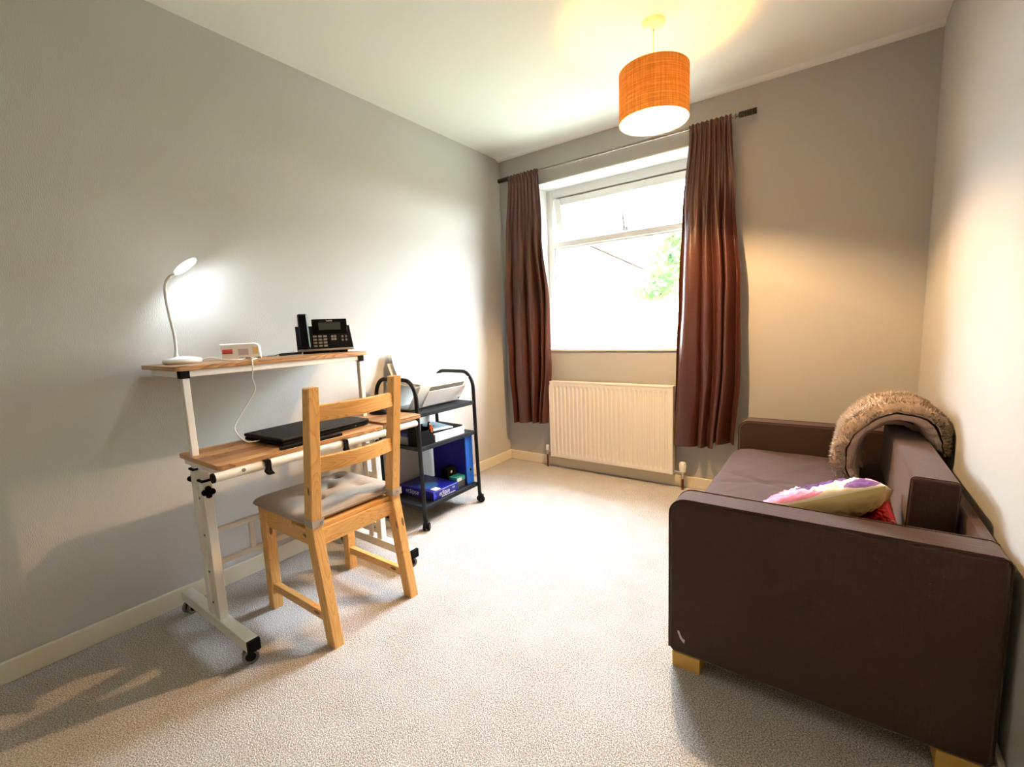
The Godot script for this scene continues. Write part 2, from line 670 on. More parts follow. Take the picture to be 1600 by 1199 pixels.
func leaf_mesh(count: int, blobs: Array, size: float, seed_: int) -> ArrayMesh:
	var r := RandomNumberGenerator.new()
	r.seed = seed_
	var b := mb()
	for i in count:
		var k: Array = blobs[r.randi() % blobs.size()]
		var d := Vector3(r.randfn(), r.randfn(), r.randfn()).normalized() * pow(r.randf(), 0.45)
		var c: Vector3 = k[0] + d * k[1]
		var x := Vector3(r.randfn(), r.randfn(), r.randfn()).normalized()
		var y := x.cross(Vector3(r.randfn(), r.randfn(), r.randfn())).normalized()
		var nn := x.cross(y)
		var s := size * r.randf_range(0.6, 1.25)
		var a := b.vert(c - x * s, nn)
		b.vert(c + y * s * 0.42 + nn * s * 0.12, nn)
		b.vert(c + x * s, nn)
		b.vert(c - y * s * 0.42 + nn * s * 0.12, nn)
		b.quad(a, a + 1, a + 2, a + 3)
	return b.mesh()

func foliage(called: String, me: ArrayMesh, parent: Node3D) -> void:
	var o := MeshInstance3D.new()
	o.mesh = me
	o.material_override = M.leaf
	o.name = called
	o.set_meta("kind", "stuff")
	parent.add_child(o, true)
	o.position = -parent.position

func outdoors() -> void:
	var g := struct("ground", mb().box(Vector3(-30, -2.7, -40), Vector3(20, -2.6, -0.6), 0.0), M.lawn, self, "pale lawn of the garden below the window", "lawn")
	g.set_meta("kind", "structure")
	var t := thing("tree", "leafy green tree with thin trunks, crown widened out of view for shade", "tree", Vector3(-0.35, -2.6, -6.0))
	var tk := mb()
	tk.tube([Vector3(-0.30, -2.6, -6), Vector3(-0.48, 0.2, -6), Vector3(-0.56, 1.2, -6), Vector3(-0.45, 2.4, -6.05)], 0.07, 8, true, 0.02)
	tk.tube([Vector3(-0.28, -2.6, -6.03), Vector3(-0.32, 0.6, -6.0), Vector3(-0.36, 1.6, -6), Vector3(-0.1, 2.8, -5.9)], 0.06, 8, true, 0.02)
	tk.tube([Vector3(-0.52, 1.5, -6), Vector3(-0.75, 2.1, -5.9), Vector3(-0.9, 2.5, -5.9)], 0.02, 6, true, 0.006)
	part("trunk", tk, M.bark, t)
	foliage("foliage", leaf_mesh(12500, [
		[Vector3(-0.35, 2.35, -6), Vector3(0.62, 0.5, 0.5)], [Vector3(0.1, 2.0, -6), Vector3(0.6, 0.7, 0.5)], [Vector3(-0.05, 2.8, -6), Vector3(0.5, 0.45, 0.5)],
		[Vector3(-0.75, 1.75, -6), Vector3(0.42, 0.25, 0.4)], [Vector3(0.2, 1.2, -6), Vector3(0.42, 0.5, 0.4)], [Vector3(0.3, 3.3, -6), Vector3(0.45, 0.6, 0.4)], [Vector3(1.1, 2.4, -6.1), Vector3(0.8, 1.0, 0.6)], [Vector3(2.1, 2.5, -6.2), Vector3(0.8, 1.1, 0.6)], [Vector3(1.4, 3.6, -6.2), Vector3(0.9, 0.7, 0.6)], [Vector3(3.1, 2.5, -6.3), Vector3(0.9, 1.4, 0.7)], [Vector3(4.2, 2.5, -6.4), Vector3(0.9, 1.5, 0.7)]], 0.085, 5), t)  # rightmost crown blobs are unseen, added to hold sky light off the left wall
	var h := thing("shrub", "low green shrub growing at the foot of the tree trunks", "shrub", Vector3(-0.1, -2.6, -5.2))
	part("stem", mb().tube([Vector3(-0.1, -2.6, -5.2), Vector3(-0.1, 0.3, -5.2), Vector3(-0.15, 0.8, -5.2)], 0.04, 6, true, 0.01), M.bark, h)
	foliage("foliage", leaf_mesh(1400, [[Vector3(-0.1, 0.55, -5.2), Vector3(0.5, 0.45, 0.4)]], 0.08, 6), h)
	var a := thing("house", "pale rendered neighbouring house with a sloping roof seen through glass", "house", Vector3(-5.0, -2.6, -12))
	part("wall", mb(Transform3D(Basis(), Vector3(0, 0, 0))).prism(PackedVector2Array([Vector2(-8.2, -2.6), Vector2(-2.55, -2.6), Vector2(-2.55, 2.65), Vector2(-5.4, 4.15), Vector2(-8.2, 2.65)]), -16.0, -10.2, 0.0), M.render_wall, a)
	var rf := mb()
	rf.prism(PackedVector2Array([Vector2(-2.3, 2.6), Vector2(-5.4, 4.24), Vector2(-8.5, 2.6), Vector2(-8.5, 2.72), Vector2(-5.4, 4.36), Vector2(-2.3, 2.72)]), -16.2, -10.0, 0.0)
	part("roof", rf, M.roof, a)
	for x in [-4.2, -6.6]:
		var wd := part("house_window", mb().box(Vector3(x - 0.5, 0.4, -10.22), Vector3(x + 0.5, 1.6, -10.14), 0.01), M.white, a)
		part("pane", mb().box(Vector3(x - 0.43, 0.47, -10.15), Vector3(x + 0.43, 1.53, -10.12), 0.0), M.grey, wd)

func pendant() -> void:
	var c := Vector3(1.50, 0, 0.865)
	var p := thing("pendant_lamp", "lit pendant lamp with brown woven drum shade below the ceiling", "lamp", Vector3(1.50, H, 0.865))
	var base := at(c)
	part("ceiling_rose", mb(base).lathe([Vector2(0.001, 2.372), Vector2(0.012, 2.372), Vector2(0.018, 2.376), Vector2(0.034, 2.380), Vector2(0.046, 2.388), Vector2(0.05, H)], 32), M.white, p)
	part("cord", mb().tube([c + Vector3(0, 2.376, 0), c + Vector3(0, 2.15, 0)], 0.0035, 8), M.white, p)
	var hold := mb(base).lathe([Vector2(0.001, 2.175), Vector2(0.010, 2.175), Vector2(0.014, 2.165), Vector2(0.019, 2.155), Vector2(0.019, 2.118), Vector2(0.001, 2.118)], 24)
	part("lamp_holder", hold, M.white, p)
	# wire ring and spokes that carry the shade
	var ring := mb()
	for y in [2.196, 1.994]:
		var pts := []
		for i in 49:
			pts.append(c + Vector3(0.147 * cos(TAU * i / 48), y, 0.147 * sin(TAU * i / 48)))
		ring.tube(pts, 0.0018, 6, false)
	for i in 3:
		var a := TAU * i / 3.0 + 0.5
		var d := Vector3(cos(a), 0, sin(a))
		ring.tube([c + d * 0.147 + Vector3(0, 2.196, 0), c + d * 0.10 + Vector3(0, 2.17, 0), c + d * 0.02 + Vector3(0, 2.13, 0)], 0.0018, 6)
	part("shade_ring", ring, M.white, p)
	var sh := part("shade", mb(base).lathe([Vector2(0.150, 1.99), Vector2(0.150, 2.20)], 72), M.shade, p)
	part("liner", mb(base).lathe([Vector2(0.1488, 2.20), Vector2(0.1488, 1.99)], 72), M.liner, sh, "white shade lining")
	var bm := mat(rgb(255, 236, 205), 0.4)
	bm.emission_enabled = true
	bm.emission = Color(1, 0.86, 0.62)
	bm.emission_energy_multiplier = 9.0
	var prof := []
	for i in 13:
		var a := PI * i / 12.0
		prof.append(Vector2(maxf(0.0005, 0.03 * sin(a)), 2.085 - 0.03 * cos(a)))
	part("bulb", mb(base).lathe(prof, 24), bm, p)
	# the lamp's own light: most of it goes down, a smaller share up past the lamp holder
	var col := Color(1.0, 0.83, 0.62)
	var sp := SpotLight3D.new()
	sp.name = "bulb_light"
	sp.light_color = col
	sp.light_energy = 3.0
	sp.spot_angle = 89.0
	sp.spot_angle_attenuation = 0.1
	sp.spot_range = 8.0
	sp.spot_attenuation = 2.0
	sp.light_size = 0.022
	sp.shadow_enabled = true
	add_child(sp)
	sp.position = c + Vector3(0, 2.085, 0)
	sp.rotation.x = -PI / 2
	var om := OmniLight3D.new()
	om.name = "bulb_glow"
	om.light_color = Color(1.0, 0.70, 0.26)
	om.light_energy = 0.62
	om.omni_range = 8.0
	om.omni_attenuation = 2.0
	om.light_size = 0.022
	om.shadow_enabled = true
	add_child(om)
	om.position = c + Vector3(0, 2.085, 0)

# ---------------------------------------------------------------- window dressing
func curtain_mesh(xl: Array, xr: Array, top: float, bl: float, br: float, deep: float, ph: float, tails: int) -> MB:
	var nz := noise(2.2, 50 + tails, 2)
	var f := func(u: float, v: float, back: float) -> Vector3:
		var k := v * (xl.size() - 1)
		var i := mini(int(k), xl.size() - 2)
		var fr: float = k - i
		fr = fr * fr * (3.0 - 2.0 * fr)
		var a: float = lerpf(xl[i], xl[i + 1], fr)
		var b: float = lerpf(xr[i], xr[i + 1], fr)
		var y := lerpf(top, lerpf(bl, br, u), v)
		var big := smoothstep(0.03, 0.45, v)
		var w := u + 0.022 * sin(v * 5.0 + u * 9.0 + ph)
		var wv: float = w + 0.07 * sin(TAU * w + ph)
		var s := pow(absf(sin(PI * 4.3 * wv + ph)), 0.65) + 0.10 * sin(TAU * 5.3 * wv + 1.7 * ph)
		var z := lerpf(0.066, 0.028, big) + big * 0.085 * s * lerpf(0.6, 1.0, v) + (1.0 - big) * 0.006 * sin(TAU * 9.0 * u + ph * 2.0)
		z += 0.006 * nz.get_noise_2d(u * 1.1, v * 1.5)
		if deep > 0.0:
			var q := (w - deep) / 0.035
			z -= 0.022 * exp(-q * q) * smoothstep(0.25, 0.8, v)
			if u > deep:
				y += 0.035 * smoothstep(0.9, 1.0, v)
		# the heading wraps the rod
		var hd := 1.0 - smoothstep(0.0, 0.02, v)
		z = lerpf(z, 0.081 + 0.002 * sin(TAU * 14.0 * u), 1.0 - smoothstep(0.0, 0.035, v))
		y += hd * 0.004 * sin(TAU * 9.0 * u + ph)
		var x := lerpf(a, b, u) + big * 0.009 * cos(TAU * 2.5 * wv + ph)
		return Vector3(x, y, maxf(0.019, z) - back)
	var b2 := mb()
	b2.surf(110, 90, func(u, v): return f.call(u, v, 0.0), -1.0)
	b2.surf(110, 90, func(u, v): return f.call(u, v, 0.0015), 1.0)
	# side and bottom hems closed
	for e in [0.0, 1.0]:
		b2.surf(1, 60, func(u, v): return f.call(e, v, 0.0015 * u), 1.0 if e == 0.0 else -1.0)
	b2.surf(110, 1, func(u, v): return f.call(u, 1.0, 0.0015 * v), -1.0)
	b2.surf(110, 1, func(u, v): return f.call(u, 0.0, 0.0015 * v), 1.0)
	return b2

func curtains() -> void:
	var y := 2.223
	var r := thing("curtain_rail", "dark metal curtain pole above the window with stubby ridged ends", "curtain rail", Vector3(0.92, y, 0.066))
	part("pole", mb().tube([Vector3(0.10, y, 0.066), Vector3(1.74, y, 0.066)], 0.0085, 16), M.rod, r)
	for s in [0, 1]:
		var x0: float = 0.038 if s == 0 else 1.718
		var x1: float = 0.132 if s == 0 else 1.806
		var fx := Transform3D(Basis(Vector3(0, 1, 0), Vector3(1, 0, 0), Vector3(0, 0, -1)), Vector3(x0, y, 0.066))
		var l := x1 - x0
		var pr := [Vector2(0.001, 0), Vector2(0.015, 0), Vector2(0.0165, 0.002)]
		for k in [0.28, 0.42, 0.56, 0.72]:
			pr.append_array([Vector2(0.0165, l * k), Vector2(0.014, l * k + 0.001), Vector2(0.014, l * k + 0.003), Vector2(0.0165, l * k + 0.004)])
		pr.append_array([Vector2(0.0165, l - 0.002), Vector2(0.015, l), Vector2(0.001, l)])
		part("finial", mb(fx).lathe(pr, 24), M.finial, r)
	for x in [0.20, 1.655]:
		var b := mb()
		b.box(Vector3(x - 0.012, y - 0.03, 0.0), Vector3(x + 0.012, y + 0.03, 0.006), 0.002)
		b.tube([Vector3(x, y - 0.005, 0.004), Vector3(x, y - 0.009, 0.058)], 0.006, 8)
		part("bracket", b, M.finial, r)
	for x in [1.56, 1.625, 1.70]:
		var pts := []
		for i in 25:
			pts.append(Vector3(x, y + 0.0115 * cos(TAU * i / 24), 0.066 + 0.0115 * sin(TAU * i / 24)))
		part("ring", mb().tube(pts, 0.0025, 6, false), M.rod, r)
	solo("curtain", curtain_mesh([0.132, 0.092, 0.076, 0.084, 0.125], [0.402, 0.425, 0.475, 0.466, 0.425], y + 0.012, 0.335, 0.357, 0.0, 0.7, 1), M.curtain,
		"dark brown satin curtain hanging by the corner beside the trolley", "curtain", "brown satin curtains")
	solo("curtain", curtain_mesh([1.453, 1.418, 1.402, 1.388, 1.370], [1.682, 1.705, 1.742, 1.752, 1.724], y + 0.012, 0.300, 0.306, 0.665, 2.2, 2), M.curtain,
		"dark brown satin curtain hanging near the far arm of the sofa", "curtain", "brown satin curtains")

func radiator() -> void:
	var x0 := 0.445
	var x1 := 1.366
	var y0 := 0.098
	var y1 := 0.684
	var zf := 0.082
	var r := thing("radiator", "white panel radiator with vertical flutes under the window", "radiator", Vector3(0.905, 0.098, 0.05))
	var ribs := 26
	var pitch := (x1 - x0 - 0.05) / ribs
	var f := func(u: float, v: float) -> Vector3:
		var x := lerpf(x0 + 0.002, x1 - 0.002, u)
		var y := lerpf(y0, y1 - 0.006, v)
		var k := (x - x0 - 0.025) / pitch
		var z := zf
		if k > 0.0 and k < ribs:
			var q := absf(fposmod(k, 1.0) - 0.5) * 2.0
			var edge := smoothstep(0.04, 0.065, v) * (1.0 - smoothstep(0.925, 0.95, v))
			z -= 0.008 * (1.0 - smoothstep(0.30, 0.62, q)) * edge
		return Vector3(x, y, z)
	var b := mb()
	b.surf(ribs * 12 + 14, 48, f, 1.0)
	b.box(Vector3(x0, y0, zf - 0.022), Vector3(x1, y1 - 0.006, zf - 0.0085), 0.004)
	part("panel", b, M.radiator, r)
	var rim := mb()
	rim.box(Vector3(x0 - 0.003, y0 - 0.002, 0.03), Vector3(x0 + 0.003, y1, zf + 0.003), 0.002)
	part("side_cover", rim, M.radiator, r)
	rim = mb()
	rim.box(Vector3(x1 - 0.003, y0 - 0.002, 0.03), Vector3(x1 + 0.003, y1, zf + 0.003), 0.002)
	part("side_cover", rim, M.radiator, r)
	var top := mb()
	top.box(Vector3(x0 + 0.003, y1 - 0.012, zf - 0.008), Vector3(x1 - 0.003, y1, zf + 0.003), 0.003)
	top.box(Vector3(x0 + 0.003, y1 - 0.01, 0.03), Vector3(x1 - 0.003, y1, 0.04), 0.002)
	for i in 46:
		var x := lerpf(x0 + 0.01, x1 - 0.01, i / 45.0)
		top.box(Vector3(x - 0.003, y1 - 0.008, 0.039), Vector3(x + 0.003, y1 - 0.002, zf - 0.007), 0.0)
	part("top_grille", top, M.radiator, r)
	for x in [0.62, 1.19]:
		part("wall_bracket", mb().box(Vector3(x - 0.02, 0.2, 0.0), Vector3(x + 0.02, 0.6, 0.06), 0.003), M.radiator, r)
	# plain valve on one end, thermostat on the other
	var v1 := mb()
	v1.tube([Vector3(0.445, 0.125, 0.055), Vector3(0.405, 0.125, 0.055)], 0.008, 10)
	v1.tube([Vector3(0.398, 0.10, 0.055), Vector3(0.398, 0.14, 0.055)], 0.010, 10)
	part("valve", v1, M.chrome, r)
	part("valve_cap", mb(at(Vector3(0.398, 0.135, 0.055))).lathe([Vector2(0.001, 0.04), Vector2(0.011, 0.04), Vector2(0.0125, 0.036), Vector2(0.0125, 0.0), Vector2(0.001, 0.0)], 16), M.plastic, r)
	part("pipe", mb().tube([Vector3(0.398, 0.0, 0.055), Vector3(0.398, 0.102, 0.055)], 0.0075, 10), M.copper, r)
	var v2 := mb()
	v2.tube([Vector3(1.366, 0.118, 0.06), Vector3(1.42, 0.114, 0.065)], 0.008, 10)
	v2.tube([Vector3(1.428, 0.075, 0.066), Vector3(1.428, 0.125, 0.066)], 0.0105, 12)
	part("valve", v2, M.chrome, r)
	var head := mb(at(Vector3(1.428, 0.12, 0.066))).lathe([Vector2(0.001, 0.0), Vector2(0.016, 0.0), Vector2(0.02, 0.004), Vector2(0.021, 0.022), Vector2(0.019, 0.024), Vector2(0.021, 0.026), Vector2(0.022, 0.045), Vector2(0.018, 0.063), Vector2(0.012, 0.068), Vector2(0.001, 0.068)], 20)
	for i in 14:
		var a := TAU * i / 14.0
		head.tube([Vector3(0.0205 * cos(a), 0.03, 0.0205 * sin(a)), Vector3(0.0205 * cos(a), 0.05, 0.0205 * sin(a)), Vector3(0.017 * cos(a), 0.063, 0.017 * sin(a))], 0.002, 5)
	part("thermostat_head", head, M.plastic, r)
	part("pipe", mb().tube([Vector3(1.428, 0.0, 0.066), Vector3(1.428, 0.078, 0.066)], 0.0075, 10), M.copper, r)

# ---------------------------------------------------------------- desk
func caster(c: Vector3, r: float, name_: String, parent: Node3D, twist: float, collar := true) -> void:
	var x := Transform3D(Basis(Vector3.UP, deg_to_rad(twist)), c)
	var b := mb(x)
	var side := Transform3D(Basis(Vector3(0, 0, 1), Vector3(1, 0, 0), Vector3(0, 1, 0)), Vector3.ZERO)
	b.xf = x * side
	b.lathe([Vector2(0.001, -0.016), Vector2(r * 0.62, -0.016), Vector2(r * 0.66, -0.012), Vector2(r * 0.66, 0.012), Vector2(r * 0.62, 0.016), Vector2(0.001, 0.016)], 20)
	b.xf = x
	b.box(Vector3(-0.006, 0.0, -r * 0.9), Vector3(0.006, r * 1.25, r * 0.7), 0.003)
	b.tube([Vector3(0, r * 1.1, 0.0), Vector3(0, r * 1.1 + 0.014, 0.0)], 0.009, 10)
	var w := part(name_, b, M.black, parent)
	for s in [-1.0, 1.0]:
		var ty := mb(x * side)
		ty.lathe([Vector2(r * 0.66, s * 0.008), Vector2(r * 0.96, s * 0.007), Vector2(r, s * 0.009), Vector2(r, s * 0.016), Vector2(r * 0.96, s * 0.018), Vector2(r * 0.66, s * 0.017)], 24, true)
		part("tyre", ty, M.tyre if collar else M.black_matt, w)

func rounded_rect(x0: float, y0: float, x1: float, y1: float, r: float) -> PackedVector2Array:
	var p := PackedVector2Array()
	for k in 4:
		var c: Vector2 = [Vector2(x1 - r, y1 - r), Vector2(x0 + r, y1 - r), Vector2(x0 + r, y0 + r), Vector2(x1 - r, y0 + r)][k]
		for i in 6:
			var a := PI / 2 * (k + i / 5.0)
			p.append(c + Vector2(cos(a), sin(a)) * r)
	return p

# flat board: outline in x and z, lying from y0 to y1; grain along z
func board(x0: float, z0: float, x1: float, z1: float, y0: float, y1: float, r := 0.018) -> MB:
	var b := mb(Transform3D(Basis(Vector3(1, 0, 0), Vector3(0, 0, 1), Vector3(0, 1, 0)), Vector3.ZERO))
	return b.prism(rounded_rect(x0, z0, x1, z1, r), y0, y1, 0.0015, 1)

func knob(c: Vector3, toward: Vector3, parent: Node3D) -> void:
	var b := mb()
	var x := Basis.looking_at(-toward, Vector3.UP)
	b.xf = Transform3D(x, c)
	for i in 4:
		var a := TAU * i / 4.0
		b.xf = Transform3D(x, c) * Transform3D(Basis(Vector3.RIGHT, PI / 2), Vector3(0.0115 * cos(a), 0.0115 * sin(a), 0.012))
		b.lathe([Vector2(0.001, -0.008), Vector2(0.0085, -0.008), Vector2(0.0098, -0.006), Vector2(0.0098, 0.006), Vector2(0.0085, 0.008), Vector2(0.001, 0.008)], 14)
	b.xf = Transform3D(x, c)
	b.tube([Vector3(0, 0, -0.004), Vector3(0, 0, 0.021)], 0.0095, 12)
	part("knob", b, M.black_matt, parent)

func desk() -> void:
	var d := thing("desk", "two tier standing desk on castors with white frame and walnut boards", "desk", Vector3(0.35, 0, 2.03))
	var zs := [2.395, 1.672]
	for k in 2:
		var z: float = zs[k]
		part("foot_bar", mb().box(Vector3(0.075, 0.052, z - 0.02), Vector3(0.632, 0.092, z + 0.02), 0.003, 1), M.frame_white, d)
		for e in [Vector2(0.631, 0.646)]:
			part("end_cap", mb().box(Vector3(e.x, 0.0515, z - 0.0205), Vector3(e.y, 0.0925, z + 0.0205), 0.003, 1), M.black_matt, d)
		caster(Vector3(0.10, 0.026, z), 0.026, "castor", d, 20.0)
		caster(Vector3(0.608, 0.026, z), 0.026, "castor", d, -25.0)
		# outer tubes joined by plates
		var post := mb()
		post.box(Vector3(0.325, 0.092, z - 0.015), Vector3(0.357, 0.645, z + 0.015), 0.003, 1)
		post.box(Vector3(0.388, 0.092, z - 0.015), Vector3(0.424, 0.612, z + 0.015), 0.003, 1)
		part("post", post, M.frame_white, d)
		for y in [0.115, 0.235, 0.375, 0.515]:
			var pl := part("plate", mb().box(Vector3(0.357, y, z - 0.010), Vector3(0.388, y + 0.055, z + 0.010), 0.001), M.frame_white, d)
			part("screw", mb().tube([Vector3(0.372, y + 0.028, z + 0.008), Vector3(0.372, y + 0.028, z + 0.0125)], 0.0045, 8), M.grey, pl)
		# sliding tubes with black collars
		part("slider", mb().box(Vector3(0.332, 0.40, z - 0.0115), Vector3(0.356, 0.975, z + 0.0115), 0.003, 1), M.frame_white, d)
		part("slider", mb().box(Vector3(0.393, 0.40, z - 0.0115), Vector3(0.419, 0.668, z + 0.0115), 0.003, 1), M.frame_white, d)
		part("collar", mb().box(Vector3(0.322, 0.642, z - 0.018), Vector3(0.360, 0.650, z + 0.018), 0.002), M.black_matt, d)
		part("collar", mb().box(Vector3(0.385, 0.609, z - 0.018), Vector3(0.427, 0.617, z + 0.018), 0.002), M.black_matt, d)
		knob(Vector3(0.325, 0.605, z), Vector3(-1, 0, 0), d)
		knob(Vector3(0.424, 0.575, z), Vector3(1, 0, 0.25).normalized(), d)
		# arm under the lower boards
		var arm := mb()
		arm.box(Vector3(0.27, 0.655, z - 0.010), Vector3(0.575, 0.678, z + 0.010), 0.003, 1)
		part("support_arm", arm, M.frame_white, d)
		# head of the tall tube
		part("head_bracket", mb().box(Vector3(0.06, 0.975, z - 0.012), Vector3(0.357, 1.0, z + 0.012), 0.003, 1), M.frame_white, d)
		part("end_cap", mb().box(Vector3(0.331, 0.972, z + 0.0122), Vector3(0.3575, 0.9985, z + 0.0165), 0.001), M.black_matt, d)
		part("end_cap", mb().box(Vector3(0.3572, 0.972, z - 0.0125), Vector3(0.361, 0.9985, z + 0.0165), 0.001), M.black_matt, d)
	part("shelf_rail", mb().box(Vector3(0.333, 0.976, zs[1] + 0.012), Vector3(0.356, 1.0, zs[0] - 0.012), 0.003, 1), M.frame_white, d)
	# ladder frame between the feet
	var ladder := mb()
	for y in [0.27, 0.395]:
		ladder.box(Vector3(0.334, y - 0.009, zs[1] + 0.014), Vector3(0.352, y + 0.009, zs[0] - 0.014), 0.002)
	part("cross_bar", ladder, M.frame_white, d)
	for z in [2.236, 1.83]:
		part("upright", mb().box(Vector3(0.335, 0.279, z - 0.008), Vector3(0.351, 0.386, z + 0.008), 0.002), M.frame_white, d)
	part("shelf_board", board(0.018, 1.635, 0.366, 2.428, 1.0, 1.0165), M.walnut, d)
	part("tilting_board", board(0.250, 1.748, 0.588, 2.416, 0.6785, 0.6945), M.walnut, d)
	part("side_board", board(0.262, 1.520, 0.586, 1.742, 0.6875, 0.7035), M.walnut, d)
	# round bars under the front edge, with black ends
	var rod := mb()
	rod.tube([Vector3(0.585, 0.660, 2.43), Vector3(0.585, 0.660, 1.742)], 0.0155, 18)
	var ro := part("front_bar", rod, M.frame_white, d)
	part("bar_cap", mb().tube([Vector3(0.585, 0.660, 2.4295), Vector3(0.585, 0.660, 2.436)], 0.0162, 18), M.black_matt, ro)
	part("bar_cap", mb().tube([Vector3(0.585, 0.660, 1.7425), Vector3(0.585, 0.660, 1.735)], 0.0162, 18), M.black_matt, ro)
	part("hole_plug", mb().tube([Vector3(0.596, 0.664, 2.345), Vector3(0.602, 0.666, 2.345)], 0.006, 10), M.grey, ro)
	var rod2 := mb().tube([Vector3(0.575, 0.664, 1.728), Vector3(0.575, 0.664, 1.552)], 0.0145, 18)
	part("front_bar", rod2, M.frame_white, d)
	for z in [2.266, 1.955]:
		var hk := mb(Transform3D(Basis(Vector3(1, 0, 0), Vector3(0, 1, 0), Vector3(0, 0, 1)), Vector3(0.585, 0.660, z)))
		hk.prism(PackedVector2Array([Vector2(-0.012, 0.0185), Vector2(0.019, 0.0185), Vector2(0.0225, 0.010), Vector2(0.021, -0.010), Vector2(0.026, -0.020), Vector2(0.040, -0.025), Vector2(0.041, -0.029), Vector2(0.022, -0.030), Vector2(0.006, -0.024), Vector2(0.006, -0.0175), Vector2(0.0165, -0.008), Vector2(0.0165, 0.010), Vector2(0.010, 0.0158), Vector2(-0.012, 0.0158)]), -0.010, 0.010, 0.001)
		part("hook", hk, M.black_matt, d)
	# ledge that stops a laptop sliding off
	part("ledge", mb().box(Vector3(0.570, 0.6945, 1.955), Vector3(0.586, 0.7075, 2.208), 0.003, 2), M.black, d)

func rope(points: Array, r: float, steps := 8) -> MB:
	var c := Curve3D.new()
	for i in points.size():
		var p: Vector3 = points[i]
		var a: Vector3 = points[maxi(i - 1, 0)]
		var b: Vector3 = points[mini(i + 1, points.size() - 1)]
		var k := (b - a) * 0.17
		c.add_point(p, -k, k)
	var pts := []
	for i in points.size() - 1:
		for j in steps:
			pts.append(c.sample(i, float(j) / steps))
	pts.append(points[points.size() - 1])
	return mb().tube(pts, r, 8)

